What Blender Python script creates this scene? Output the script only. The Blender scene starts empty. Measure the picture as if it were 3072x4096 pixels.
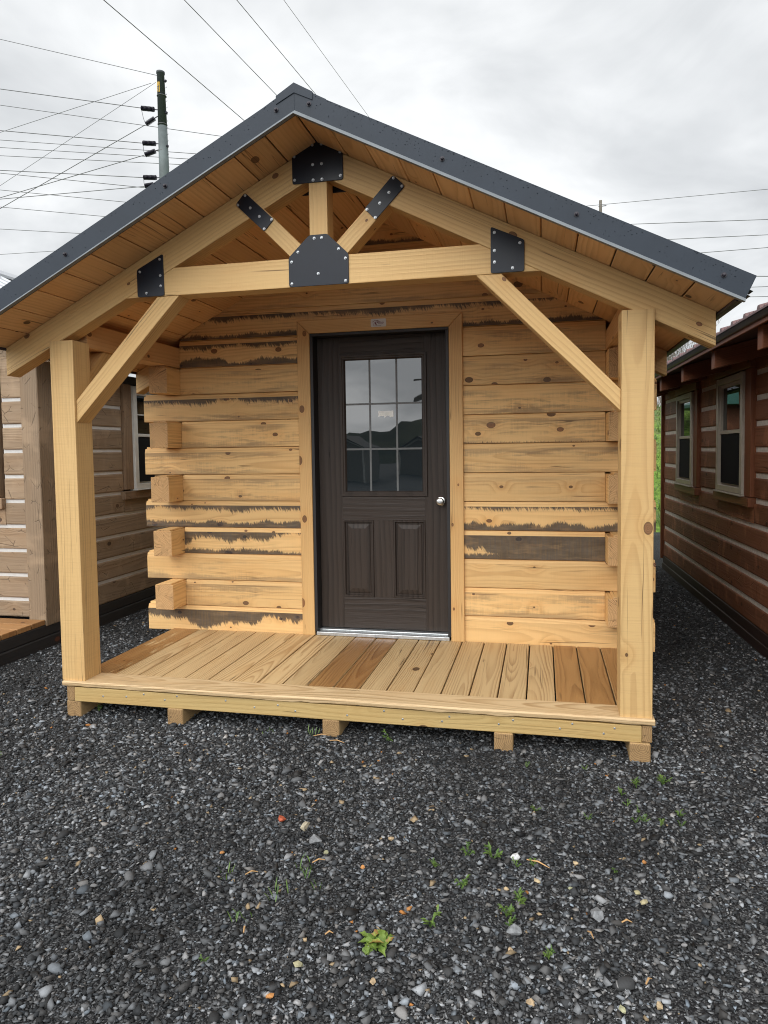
import bpy, math, random
import numpy as np
from mathutils import Vector, Matrix
rad = math.radians
random.seed(7)
SC = bpy.context.scene
COL = SC.collection
G = -0.20                                   # ground level; z = 0 is the porch deck

# ------------------------------------------------------------------ mesh helpers
class MB:
    """Collects faces with metre-scaled grain coordinates and a per-face seed; build() links ONE mesh object."""
    def __init__(s):
        s.v = []; s.f = []; s.m = []; s.seed = []; s.uv = []; s.ex = {}
    def face(s, pts, uvs=None, m=0, seed=0.5, **ex):
        i = len(s.v); s.v += [tuple(p) for p in pts]
        s.f.append(tuple(range(i, i + len(pts)))); s.m.append(m); s.seed.append(seed)
        s.uv += list(uvs) if uvs else [(0.0, 0.0)] * len(pts)
        for k in ex: s.ex.setdefault(k, {})[len(s.f) - 1] = ex[k]
    def prism(s, poly, O, A, Bv, depth, g=(1, 0), seed=None, m=0, mend=1, **ex):
        A = Vector(A); Bv = Vector(Bv); N = A.cross(Bv); O = Vector(O)
        if seed is None: seed = random.random()
        ar = sum(poly[i - 1][0] * poly[i][1] - poly[i][0] * poly[i - 1][1] for i in range(len(poly)))
        if ar < 0: poly = list(reversed(poly))
        gl = math.hypot(*g); g = (g[0] / gl, g[1] / gl); h = (-g[1], g[0])
        u = lambda p: p[0] * g[0] + p[1] * g[1]
        w = lambda p: p[0] * h[0] + p[1] * h[1]
        P = lambda p, n: O + A * p[0] + Bv * p[1] + N * n
        n = len(poly)
        s.face([P(p, depth) for p in poly], [(u(p), w(p)) for p in poly], m, seed, **ex)
        s.face([P(p, 0) for p in reversed(poly)], [(u(p), w(p) + .31) for p in reversed(poly)], m, seed)
        for i in range(n):
            p, q = poly[i], poly[(i + 1) % n]
            e = (q[0] - p[0], q[1] - p[1]); L = math.hypot(*e)
            if L < 1e-9: continue
            quad = [P(p, 0), P(q, 0), P(q, depth), P(p, depth)]
            if abs(e[0] * g[0] + e[1] * g[1]) / L > .5:
                s.face(quad, [(u(p), w(p)), (u(q), w(p)), (u(q), w(p) + depth), (u(p), w(p) + depth)], m, seed)
            else:
                s.face(quad, [(w(p), 0), (w(q), 0), (w(q), depth), (w(p), depth)], mend, seed)
    def box(s, x0, x1, y0, y1, z0, z1, grain='x', **k):
        if grain == 'x': s.prism([(0, 0), (x1 - x0, 0), (x1 - x0, z1 - z0), (0, z1 - z0)], (x0, y1, z0), (1, 0, 0), (0, 0, 1), y1 - y0, **k)
        elif grain == 'y': s.prism([(0, 0), (y1 - y0, 0), (y1 - y0, x1 - x0), (0, x1 - x0)], (x1, y0, z0), (0, 1, 0), (-1, 0, 0), z1 - z0, **k)
        elif grain == 'yx': s.prism([(0, 0), (y1 - y0, 0), (y1 - y0, z1 - z0), (0, z1 - z0)], (x0, y0, z0), (0, 1, 0), (0, 0, 1), x1 - x0, **k)
        elif grain == 'y-x': s.prism([(0, 0), (y1 - y0, 0), (y1 - y0, z1 - z0), (0, z1 - z0)], (x1, y1, z0), (0, -1, 0), (0, 0, 1), x1 - x0, **k)
        else: s.prism([(0, 0), (z1 - z0, 0), (z1 - z0, x1 - x0), (0, x1 - x0)], (x1, y1, z0), (0, 0, 1), (-1, 0, 0), y1 - y0, **k)
    def tube(s, pts, radii, n=8, m=0, cap=True, seed=.5):
        pts = [Vector(p) for p in pts]; rings = []
        if not hasattr(radii, '__len__'): radii = [radii] * len(pts)
        up0 = None
        for i, p in enumerate(pts):
            d = (pts[min(i + 1, len(pts) - 1)] - pts[max(i - 1, 0)]).normalized()
            up = Vector((0, 0, 1)) if abs(d.z) < .9 else Vector((1, 0, 0))
            a = d.cross(up).normalized(); b = a.cross(d)
            rings.append([p + (a * math.cos(2 * math.pi * j / n) + b * math.sin(2 * math.pi * j / n)) * radii[i] for j in range(n)])
        for i in range(len(pts) - 1):
            for j in range(n):
                k = (j + 1) % n
                s.face([rings[i][k], rings[i][j], rings[i + 1][j], rings[i + 1][k]], [(i, k / n), (i, j / n), (i + 1, j / n), (i + 1, k / n)], m, seed)
        if cap:
            s.face(rings[0], None, m, seed); s.face(list(reversed(rings[-1])), None, m, seed)
    def disc(s, c, ax, r, h, n=10, m=0):
        c = Vector(c); ax = Vector(ax).normalized()
        s.tube([c, c + ax * h * .6, c + ax * h], [r, r * .93, r * .55], n, m)
    def build(s, name, mats, parent=None, bevel=0, smooth=False, **props):
        me = bpy.data.meshes.new(name)
        me.from_pydata(s.v, [], s.f)
        for m in (mats if isinstance(mats, (list, tuple)) else [mats]): me.materials.append(m)
        me.polygons.foreach_set('material_index', [min(x, len(me.materials) - 1) for x in s.m])
        uvl = me.uv_layers.new(name='UVMap')
        uvl.data.foreach_set('uv', [c for p in s.uv for c in p])
        a = me.attributes.new('seed', 'FLOAT', 'FACE'); a.data.foreach_set('value', s.seed)
        for k, d in s.ex.items():
            a = me.attributes.new(k, 'FLOAT', 'FACE')
            for i, val in d.items(): a.data[i].value = val
        if smooth: me.polygons.foreach_set('use_smooth', [True] * len(s.f))
        import bmesh
        bm = bmesh.new(); bm.from_mesh(me)
        bmesh.ops.remove_doubles(bm, verts=bm.verts, dist=1e-5)
        bm.to_mesh(me); bm.free()
        o = bpy.data.objects.new(name, me); COL.objects.link(o)
        if parent is not None:
            o.parent = parent; o.matrix_parent_inverse = PINV[parent]
            PINV[o] = Matrix.Identity(4) if False else PINV.get(parent, Matrix.Identity(4)).copy()
            PINV[o] = Matrix.Identity(4)
        else: PINV[o] = Matrix.Identity(4)
        if bevel:
            bv = o.modifiers.new('edge', 'BEVEL'); bv.width = bevel; bv.segments = 2; bv.limit_method = 'ANGLE'; bv.angle_limit = rad(35)
            bv.harden_normals = False
        for k, val in props.items(): o[k] = val
        return o
PINV = {}
def thing(name, label, cat, loc=(0, 0, 0), rz=0, local=False, group=None):
    """Empty at a thing's base. Children are given in world metres unless local."""
    o = bpy.data.objects.new(name, None); COL.objects.link(o)
    o.empty_display_size = .2; o.location = loc; o.rotation_euler = (0, 0, rz)
    o['label'] = label; o['category'] = cat
    if group: o['group'] = group
    PINV[o] = Matrix.Identity(4) if local else (Matrix.Translation(loc) @ Matrix.Rotation(rz, 4, 'Z')).inverted()
    return o
def tag(o, label, cat, group=None):
    o['label'] = label; o['category'] = cat
    if group: o['group'] = group
    return o

# ------------------------------------------------------------------ node helpers
class NT:
    def __init__(s, name):
        s.mat = bpy.data.materials.new(name); s.mat.use_nodes = True
        s.t = s.mat.node_tree; s.bsdf = s.t.nodes['Principled BSDF']
    def n(s, typ, ins=None, **at):
        nd = s.t.nodes.new(typ)
        for k, val in at.items(): setattr(nd, k, val)
        for k, val in (ins or {}).items():
            if hasattr(val, 'is_linked'): s.t.links.new(val, nd.inputs[k])
            else: nd.inputs[k].default_value = val
        return nd
    def m(s, op, a, b=0.0, c=0.0, clamp=False):
        return s.n('ShaderNodeMath', {0: a, 1: b, 2: c}, operation=op, use_clamp=clamp).outputs[0]
    def mr(s, v, a, b, c=0.0, d=1.0, smooth=True):
        return s.n('ShaderNodeMapRange', {0: v, 1: a, 2: b, 3: c, 4: d}, interpolation_type='SMOOTHSTEP' if smooth else 'LINEAR').outputs[0]
    def vec(s, x, y, z=0.0): return s.n('ShaderNodeCombineXYZ', {0: x, 1: y, 2: z}).outputs[0]
    def noise(s, v, scale=1.0, detail=2.0, rough=.5, dist=0.0):
        return s.n('ShaderNodeTexNoise', {'Vector': v, 'Scale': scale, 'Detail': detail, 'Roughness': rough, 'Distortion': dist}).outputs[0]
    def mix(s, f, a, b, blend='MIX'):
        nd = s.n('ShaderNodeMix', None, data_type='RGBA', blend_type=blend)
        for i, val in ((0, f), (6, a), (7, b)):
            if hasattr(val, 'is_linked'): s.t.links.new(val, nd.inputs[i])
            elif i and len(val) == 3: nd.inputs[i].default_value = (*val, 1)
            else: nd.inputs[i].default_value = val
        return nd.outputs[2]
    def attr(s, name): return s.n('ShaderNodeAttribute', None, attribute_name=name).outputs['Fac']
    def obj(s): return s.n('ShaderNodeTexCoord').outputs['Object']
    def uv(s):
        sp = s.n('ShaderNodeSeparateXYZ', {0: s.n('ShaderNodeTexCoord').outputs['UV']}); return sp.outputs[0], sp.outputs[1]
    def bump(s, h, strength=.3, dist=.01):
        b = s.n('ShaderNodeBump', {'Strength': strength, 'Distance': dist, 'Height': h}).outputs[0]
        s.t.links.new(b, s.bsdf.inputs['Normal'])
    def set(s, **k):
        for key, val in k.items():
            i = s.bsdf.inputs[key.replace('_', ' ')]
            if hasattr(val, 'is_linked'): s.t.links.new(val, i)
            else: i.default_value = (*val, 1) if hasattr(val, '__len__') and len(val) == 3 else val
        return s.mat

def wood(name, light, dark, freq=85, con=.5, knot=.45, knotcol=(.10, .035, .018), rough=.6, fiber=.25, tint=.35, tone=.25,
         stain=False, wet=False, bumps=.25, saw=0.0, spec=.35, hew=False):
    """Pine: growth rings cut by the board (cathedrals), knots that bend them, fibres, board-to-board tone."""
    t = NT(name); u, v = t.uv(); sd = t.attr('seed')
    fr = lambda k: t.m('FRACT', t.m('MULTIPLY', sd, k))
    U = t.m('ADD', u, t.m('MULTIPLY', sd, 41.3))
    nA = t.m('SUBTRACT', t.noise(t.vec(t.m('MULTIPLY', U, .9), t.m('MULTIPLY', v, 2.5), t.m('MULTIPLY', sd, 19)), 1, 2), .5)
    nC = t.m('SUBTRACT', t.noise(t.vec(t.m('MULTIPLY', U, .55), t.m('MULTIPLY', sd, 33), 3.3), 1, 1), .5)
    nB = t.m('SUBTRACT', t.noise(t.vec(t.m('MULTIPLY', U, 5), t.m('MULTIPLY', v, 30), sd), 1, 3), .5)
    vo = t.n('ShaderNodeTexVoronoi', {'Vector': t.vec(t.m('MULTIPLY', U, 3.1), t.m('MULTIPLY', t.m('ADD', v, t.m('MULTIPLY', sd, 9)), 4.6)), 'Scale': 1.0, 'Randomness': .95}, voronoi_dimensions='2D')
    D = vo.outputs['Distance']; cs = t.n('ShaderNodeSeparateColor', {0: vo.outputs['Color']})
    ex = t.m('GREATER_THAN', cs.outputs[0], 1 - knot)
    kr = t.m('ADD', .018, t.m('MULTIPLY', t.m('MULTIPLY', cs.outputs[1], cs.outputs[1]), .080))
    Dn = t.m('ADD', D, t.m('MULTIPLY', nB, .03))
    km = t.m('MULTIPLY', t.mr(t.m('SUBTRACT', Dn, kr), .008, -.008), ex)
    krim = t.m('MULTIPLY', t.mr(t.m('ABSOLUTE', t.m('SUBTRACT', Dn, kr)), .012, 0), ex)
    ki = t.m('MULTIPLY', t.mr(D, .33, 0.0), ex)
    depth = t.m('ADD', t.m('ADD', t.m('MULTIPLY', fr(71), .09), t.m('MULTIPLY', nC, .2)), t.m('MULTIPLY', ki, .035))
    vv = t.m('ADD', t.m('SUBTRACT', v, t.m('ADD', .02, t.m('MULTIPLY', fr(53), .12))), t.m('MULTIPLY', nA, .07))
    r = t.m('ADD', t.m('SQRT', t.m('ADD', t.m('MULTIPLY', vv, vv), t.m('MULTIPLY', depth, depth))), t.m('MULTIPLY', nB, .006))
    r = t.m('ADD', r, t.m('MULTIPLY', t.noise(t.vec(t.m('MULTIPLY', r, 26), sd, 0), 1, 2), .022))
    f = t.m('FRACT', t.m('MULTIPLY', r, freq))
    band = t.m('MULTIPLY', t.mr(f, .25, .9), t.mr(f, 1.0, .9))
    band = t.m('MULTIPLY', band, t.mr(t.noise(t.vec(t.m('MULTIPLY', U, .8), t.m('MULTIPLY', v, 13), t.m('MULTIPLY', sd, 23)), 1, 2), .3, .65, .25, 1.25))
    fib = t.m('SUBTRACT', t.noise(t.vec(t.m('MULTIPLY', U, 4), t.m('MULTIPLY', v, 260), sd), 1, 2), .5)
    blot = t.noise(t.vec(t.m('MULTIPLY', U, 1.6), t.m('MULTIPLY', v, 7), t.m('MULTIPLY', sd, 11)), 1, 3)
    fac = t.m('ADD', t.m('MULTIPLY', band, con), t.m('MULTIPLY', fib, fiber), clamp=True)
    col = t.mix(fac, light, dark)
    warm = tuple(a * b for a, b in zip(light, (.86, .66, .45)))
    col = t.mix(t.m('MULTIPLY', t.mr(blot, .42, .8), tint), col, warm)
    col = t.mix(t.m('MULTIPLY', ki, .28), col, warm)
    tv = t.m('ADD', 1 - tone / 2, t.m('MULTIPLY', fr(97), tone))
    col = t.mix(1.0, col, t.n('ShaderNodeCombineColor', {0: tv, 1: tv, 2: tv}).outputs[0], 'MULTIPLY')
    rim = tuple(c * .45 for c in knotcol)
    kc = t.mix(t.mr(t.m('FRACT', t.m('MULTIPLY', t.m('ADD', Dn, t.m('MULTIPLY', nB, .03)), 38)), .2, .9), tuple(c * 2.1 for c in knotcol), knotcol)
    kc = t.mix(cs.outputs[2], kc, tuple(c * .45 for c in knotcol))
    col = t.mix(t.m('MULTIPLY', km, .85), col, kc); col = t.mix(t.m('MULTIPLY', krim, .8), col, rim)
    cn = t.noise(t.vec(t.m('MULTIPLY', U, .3), t.m('MULTIPLY', v, 17), t.m('MULTIPLY', sd, 29)), 1, 2)
    crack = t.m('MULTIPLY', t.mr(t.m('ABSOLUTE', t.m('SUBTRACT', cn, .5)), .007, .002), t.mr(t.noise(t.vec(t.m('MULTIPLY', U, 1.9), t.m('MULTIPLY', v, 8), t.m('MULTIPLY', sd, 3)), 1, 1), .54, .61))
    col = t.mix(t.m('MULTIPLY', crack, .75), col, tuple(c * .22 for c in dark))
    h = t.m('ADD', t.m('MULTIPLY', band, .5), fib)
    if saw:
        sw = t.noise(t.vec(t.m('MULTIPLY', U, 210), t.m('MULTIPLY', v, 5), 0), 1, 2)
        h = t.m('ADD', h, t.m('MULTIPLY', sw, .9))
        col = t.mix(t.m('MULTIPLY', t.mr(sw, .45, .75), saw), col, tuple(c * .55 for c in light))
    if stain:
        top, bot, soft, fh = t.attr('st_top'), t.attr('st_bot'), t.attr('st_soft'), t.attr('fh')
        slo = t.m('MULTIPLY', t.attr('st_sl'), t.m('SUBTRACT', u, t.attr('st_u0')))
        lo = t.noise(t.vec(t.m('MULTIPLY', U, 2.6), 0, t.m('MULTIPLY', sd, 7)), 1, 4, .65)
        lo2 = t.noise(t.vec(t.m('MULTIPLY', U, 2.9), 5, t.m('MULTIPLY', sd, 5)), 1, 4, .65)
        saws = t.m('SUBTRACT', t.noise(t.vec(t.m('ADD', t.m('MULTIPLY', U, 58), t.m('MULTIPLY', v, 30)), t.m('MULTIPLY', v, 9), 1), 1, 3, .6), .5)
        sawb = t.m('SUBTRACT', t.noise(t.vec(t.m('SUBTRACT', t.m('MULTIPLY', U, 55), t.m('MULTIPLY', v, 20)), t.m('MULTIPLY', v, 9), 9), 1, 3, .6), .5)
        s2 = t.m('SUBTRACT', t.noise(t.vec(t.m('ADD', t.m('MULTIPLY', U, 150), t.m('MULTIPLY', v, 60)), t.m('MULTIPLY', v, 16), 3), 1, 2, .6), .5)
        saws = t.m('ADD', t.m('MULTIPLY', saws, .62), t.m('MULTIPLY', s2, .5)); sawb = t.m('ADD', t.m('MULTIPLY', sawb, .6), t.m('MULTIPLY', s2, .4))
        hair = t.noise(t.vec(t.m('ADD', t.m('MULTIPLY', U, 120), t.m('MULTIPLY', v, 30)), t.m('MULTIPLY', v, 5), 8), 1, 3, .7)
        wt = t.m('ADD', t.m('ADD', slo, t.m('MULTIPLY', top, t.mr(lo, .3, .7, .25, 1.65))), t.m('ADD', t.m('MULTIPLY', saws, .10), t.m('MULTIPLY', t.m('SUBTRACT', hair, .5), .055)))
        wb = t.m('ADD', t.m('MULTIPLY', bot, t.mr(lo2, .3, .7, .4, 1.5)), t.m('ADD', t.m('MULTIPLY', sawb, .065), t.m('MULTIPLY', t.m('SUBTRACT', hair, .5), .045)))
        mt = t.m('MULTIPLY', t.mr(t.m('SUBTRACT', wt, t.m('SUBTRACT', fh, v)), -.008, .016), t.m('GREATER_THAN', top, .001))
        mb = t.m('MULTIPLY', t.mr(t.m('SUBTRACT', wb, v), -.006, .012), t.m('GREATER_THAN', bot, .001))
        mask = t.m('MAXIMUM', mt, mb)
        stre = t.noise(t.vec(t.m('MULTIPLY', U, 95), t.m('MULTIPLY', v, 6), 4), 1, 3, .65)
        blt = t.noise(t.vec(t.m('MULTIPLY', U, 9), t.m('MULTIPLY', v, 22), 4), 1, 3, .6)
        scol = t.mix(t.mr(t.m('ADD', t.m('MULTIPLY', stre, .5), t.m('MULTIPLY', blt, .5)), .36, .68), (.013, .014, .018), (.064, .058, .054))
        scol = t.mix(t.m('MULTIPLY', t.mr(t.noise(t.vec(t.m('MULTIPLY', U, 5), t.m('MULTIPLY', v, 26), t.m('MULTIPLY', sd, 37)), 1, 3, .6), .5, .68), .7), scol, (.15, .095, .055))
        smu = t.noise(t.vec(t.m('MULTIPLY', U, 6), t.m('MULTIPLY', v, 48), t.m('MULTIPLY', sd, 31)), 1, 4, .6)
        edge = t.m('MAXIMUM', t.mr(v, .055, .0), t.mr(t.m('SUBTRACT', fh, v), .06, .0))
        sm = t.m('MULTIPLY', soft, t.m('MULTIPLY', t.mr(t.m('ADD', t.m('MULTIPLY', smu, .65), t.m('ADD', t.m('MULTIPLY', stre, .2), t.m('MULTIPLY', edge, .16))), .38, .60), t.mr(t.noise(t.vec(t.m('MULTIPLY', U, 1.7), t.m('MULTIPLY', v, 9), t.m('MULTIPLY', sd, 13)), 1, 2), .36, .6)))
        col = t.mix(t.m('MULTIPLY', sm, .62), col, (.145, .105, .068))
        col = t.mix(t.m('MULTIPLY', mask, t.m('ADD', .72, t.m('MULTIPLY', stre, .3)), clamp=True), col, scol)
    ro = rough
    if wet:
        w = t.attr('wet'); wn = t.noise(t.vec(t.m('MULTIPLY', U, 3), t.m('MULTIPLY', v, 12), sd), 1, 4, .65)
        wm = t.mr(t.m('ADD', t.m('SUBTRACT', wn, .5), t.m('SUBTRACT', t.m('MULTIPLY', w, 1.3), .5)), .05, .16)
        col = t.mix(t.m('MULTIPLY', wm, .8), col, t.mix(1.0, col, (.54, .33, .15), 'MULTIPLY'))
        ro = t.m('SUBTRACT', rough, t.m('MULTIPLY', wm, .25))
    if hew:
        hv = t.n('ShaderNodeTexVoronoi', {'Vector': t.vec(t.m('MULTIPLY', U, 7), t.m('MULTIPLY', t.m('ADD', v, t.m('MULTIPLY', sd, 3)), 9)), 'Scale': 1.0}, voronoi_dimensions='2D', feature='DISTANCE_TO_EDGE')
        cut = t.m('MULTIPLY', t.mr(hv.outputs[0], .035, .0), t.mr(t.noise(t.vec(t.m('MULTIPLY', U, 5), t.m('MULTIPLY', v, 12), 2), 1, 2), .5, .62))
        h = t.m('ADD', h, t.m('MULTIPLY', cut, -4))
        wear = t.mr(t.noise(t.vec(t.m('MULTIPLY', U, 7), t.m('MULTIPLY', v, 4), t.m('MULTIPLY', sd, 17)), 1, 3), .52, .70)
        col = t.mix(t.m('MULTIPLY', wear, float(hew) * .6), col, tuple(c * 1.9 for c in light))
        col = t.mix(t.m('MULTIPLY', cut, .55), col, tuple(c * .3 for c in dark))
    t.bump(h, bumps, .004)
    return t.set(Base_Color=col, Roughness=ro, Specular_IOR_Level=spec)

def endgrain(name, light, dark):
    t = NT(name); u, v = t.uv(); sd = t.attr('seed')
    cu = t.m('SUBTRACT', u, t.m('MULTIPLY', t.m('FRACT', t.m('MULTIPLY', sd, 31)), .14))
    cv = t.m('SUBTRACT', v, t.m('MULTIPLY', t.m('FRACT', t.m('MULTIPLY', sd, 57)), .14))
    nz = t.m('SUBTRACT', t.noise(t.vec(u, v, sd), 30, 3), .5)
    r = t.m('ADD', t.m('SQRT', t.m('ADD', t.m('MULTIPLY', cu, cu), t.m('MULTIPLY', cv, cv))), t.m('MULTIPLY', nz, .012))
    f = t.m('FRACT', t.m('MULTIPLY', r, 110))
    col = t.mix(t.m('MULTIPLY', t.mr(f, .3, .95), .7), light, dark)
    ang = t.m('ARCTAN2', cv, cu); ck = t.noise(t.vec(t.m('MULTIPLY', ang, 2.6), t.m('MULTIPLY', r, 4), sd), 1, 2)
    col = t.mix(t.m('MULTIPLY', t.mr(t.m('ABSOLUTE', t.m('SUBTRACT', ck, .5)), .012, .0), .7), col, tuple(c * .25 for c in dark))
    col = t.mix(t.mr(t.noise(t.vec(u, v, sd), 12, 3), .5, .75), col, tuple(c * .7 for c in light))
    t.bump(t.noise(t.vec(u, v, sd), 300, 2), .25, .003)
    return t.set(Base_Color=col, Roughness=.75, Specular_IOR_Level=.25)

def plain(name, col, rough=.5, metal=0.0, var=.12, nscale=14, bump=0.0, bscale=200, spec=.5, ior=None, coat=0):
    t = NT(name); o = t.obj()
    n = t.noise(o, nscale, 4, .6)
    c = t.mix(t.mr(n, .3, .7), tuple(x * (1 - var) for x in col), tuple(min(1, x * (1 + var)) for x in col))
    r = t.m('ADD', rough - .06, t.m('MULTIPLY', n, .12), clamp=True)
    if bump: t.bump(t.noise(o, bscale, 3), bump, .003)
    if ior: t.set(IOR=ior)
    if coat: t.set(Coat_Weight=coat, Coat_Roughness=.15)
    return t.set(Base_Color=c, Roughness=r, Metallic=metal, Specular_IOR_Level=spec)

M = {}
PL_, PD_ = (.735, .475, .205), (.45, .235, .08)
M['timber'] = wood('planed_timber', (.60, .39, .165), (.375, .205, .075), 48, .36, .6, (.13, .045, .02), .55, .14, .28, .10, saw=.06)
M['post'] = wood('sawn_post', (.595, .39, .168), (.37, .21, .078), 52, .34, .42, (.13, .05, .022), .6, .18, .28, .06, saw=.16)
M['log'] = wood('log_face', PL_, PD_, 50, .36, .85, (.10, .034, .017), .62, .2, .4, .2, stain=True, saw=.06)
M['trim'] = wood('door_trim', (.63, .39, .16), (.41, .205, .07), 100, .38, .75, (.13, .05, .02), .55, .2, .3, .08)
M['soffit'] = wood('soffit_board', (.70, .43, .20), (.44, .225, .082), 45, .36, .55, (.08, .03, .014), .55, .18, .45, .26)
M['deck'] = wood('deck_board', (.54, .38, .195), (.27, .15, .06), 78, .62, .16, (.10, .045, .02), .55, .3, .3, .22, wet=True, bumps=.4)
M['cap'] = wood('deck_cap', (.58, .42, .235), (.32, .19, .08), 70, .6, .22, (.07, .03, .018), .55, .3, .3, .05, bumps=.4)
M['rim'] = wood('treated_rim', (.46, .325, .135), (.31, .195, .065), 60, .4, .3, (.11, .05, .02), .6, .2, .3, .1)
M['skid'] = wood('skid_timber', (.40, .27, .13), (.23, .135, .055), 80, .4, .3, (.08, .035, .02), .75, .35, .4, .3, saw=.3)
M['end'] = endgrain('end_grain', (.60, .365, .17), (.36, .19, .075))
M['end_dark'] = endgrain('weathered_end_grain', (.34, .215, .10), (.15, .085, .04))
M['steel'] = plain('black_steel', (.0085, .0115, .019), .36, .0, .15, 6, spec=.28)
M['bolt'] = plain('zinc_bolt', (.50, .52, .54), .4, .85, .15, 60)
M['metal'] = plain('charcoal_sheet', (.028, .036, .048), .5, .0, .1, 3, bump=.25, bscale=2.5, spec=.22)
M['hem'] = plain('lit_fascia_hem', (.165, .18, .19), .45, .0, .1, 5)  # same folded metal; light caught by the fold is put into the colour
M['dark_trim'] = plain('dark_edge', (.018, .014, .022), .5)
M['roofdark'] = plain('roof_sheet', (.045, .052, .062), .45)
M['threshold'] = plain('aluminium_sill', (.55, .57, .58), .38, .8, .12, 40)
M['knob'] = plain('satin_nickel', (.68, .66, .62), .28, 1.0, .05)
M['sticker'] = plain('paper_label', (.85, .86, .82), .8)
M['sign'] = plain('sign_face', (.60, .585, .56), .5, .0, .04)
M['sign_red'] = plain('sign_maroon', (.16, .02, .028), .6)
M['sign_ink'] = plain('sign_ink', (.05, .04, .04), .6)
M['plastic'] = plain('door_jamb_paint', (.016, .0145, .015), .5, .0, .1, 8)
door_m = wood('door_skin', (.048, .037, .031), (.022, .0175, .015), 26, .5, .0, rough=.42, fiber=.3, tint=.2, tone=.06, bumps=.55, spec=.22)
M['door'] = door_m
M['muntin'] = plain('muntin_bar', (.12, .125, .125), .5)

def glass(name, col=(.012, .016, .018), ior=1.75, rough=.015, wav=.0):
    t = NT(name)
    if wav:
        o = t.obj(); t.bump(t.noise(o, 2.2, 1), wav, .05)
    return t.set(Base_Color=col, Roughness=rough, IOR=ior, Specular_IOR_Level=.5)
M['glass'] = glass('door_glass', (.010, .016, .020), 2.0, .012, .07)
M['wglass'] = glass('window_glass', (.008, .010, .010), 1.75, .015, .02)
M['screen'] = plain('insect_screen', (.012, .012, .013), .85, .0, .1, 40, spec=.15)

# ------------------------------------------------------------------ world, sun, camera
SUN_EL, SUN_AZ = rad(40), rad(195)           # azimuth measured from +Y towards +X: behind the camera
sdir = Vector((math.sin(SUN_AZ) * math.cos(SUN_EL), math.cos(SUN_AZ) * math.cos(SUN_EL), math.sin(SUN_EL)))
W = bpy.data.worlds.new('World'); SC.world = W; W.use_nodes = True
wt = W.node_tree; wt.nodes.clear()
class WN(NT):
    def __init__(s, tree): s.t = tree
w = WN(wt)
tc = w.n('ShaderNodeTexCoord').outputs['Generated']
sp = w.n('ShaderNodeSeparateXYZ', {0: tc}); X, Y, Z = sp.outputs
zz = w.m('ADD', w.m('MAXIMUM', Z, 0.0), .22)
cv = w.vec(w.m('DIVIDE', X, zz), w.m('DIVIDE', Y, zz), 3.1)
big = w.noise(cv, .95, 5, .55, .5); fine = w.noise(cv, 2.6, 6, .55, .6)
cl = w.m('ADD', w.m('MULTIPLY', big, .72), w.m('MULTIPLY', fine, .28))
cr = w.n('ShaderNodeValToRGB', {0: cl}); e = cr.color_ramp.elements
e[0].position = .38; e[0].color = (.50, .518, .536, 1); e[1].position = .59; e[1].color = (.83, .845, .855, 1)
k = e.new(.49); k.color = (.645, .663, .678, 1)
dt = w.n('ShaderNodeVectorMath', {0: tc, 1: sdir}, operation='DOT_PRODUCT').outputs['Value']
glow = w.m('ADD', 1.0, w.m('MULTIPLY', w.mr(dt, -.05, 1.0), 2.0))     # brighter cloud where the sun stands
haze = w.mr(Z, .0, .35, .9, 1.0)
cc = w.mix(1.0, cr.outputs[0], w.n('ShaderNodeCombineColor', {0: w.m('MULTIPLY', glow, haze), 1: w.m('MULTIPLY', glow, haze), 2: w.m('MULTIPLY', glow, haze)}).outputs[0], 'MULTIPLY')
sky = w.n('ShaderNodeTexSky', None, sky_type='NISHITA', sun_disc=False, sun_elevation=SUN_EL, sun_rotation=SUN_AZ)
bg1 = w.n('ShaderNodeBackground', {0: sky.outputs[0], 1: .1}); bg2 = w.n('ShaderNodeBackground', {0: cc, 1: 1.0})
mx = w.n('ShaderNodeMixShader', {0: .96, 1: bg1.outputs[0], 2: bg2.outputs[0]})
wo = w.n('ShaderNodeOutputWorld', {0: mx.outputs[0]})
sun = bpy.data.lights.new('sun', 'SUN'); sun.energy = 1.15; sun.angle = rad(45); sun.color = (1, .97, .92)
so = bpy.data.objects.new('sun', sun); COL.objects.link(so)
so.rotation_euler = (-sdir).to_track_quat('-Z', 'Y').to_euler(); so.location = (0, -10, 20)

cam = bpy.data.cameras.new('camera'); co = bpy.data.objects.new('camera', cam); COL.objects.link(co)
co.location = (2.68229, -3.34243, 1.28594); co.rotation_euler = (1.51809, .013438, .213117)
F = 1473.409; cam.sensor_fit = 'AUTO'; cam.sensor_width = 36; cam.lens = F / 2212.0 * 36
cam.shift_x = -22.8309 / 2212; cam.shift_y = -55.4494 / 2212
cam.clip_start = .05; cam.clip_end = 2000; SC.camera = co
SC.view_settings.view_transform = 'Standard'; SC.view_settings.look = 'None'
SC.view_settings.exposure = 0.32; SC.view_settings.gamma = 1.0
SC.render.engine = 'CYCLES'; SC.cycles.use_denoising = True
SC.cycles.filter_width = 1.05; SC.cycles.max_bounces = 8; SC.cycles.diffuse_bounces = 5
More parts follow.
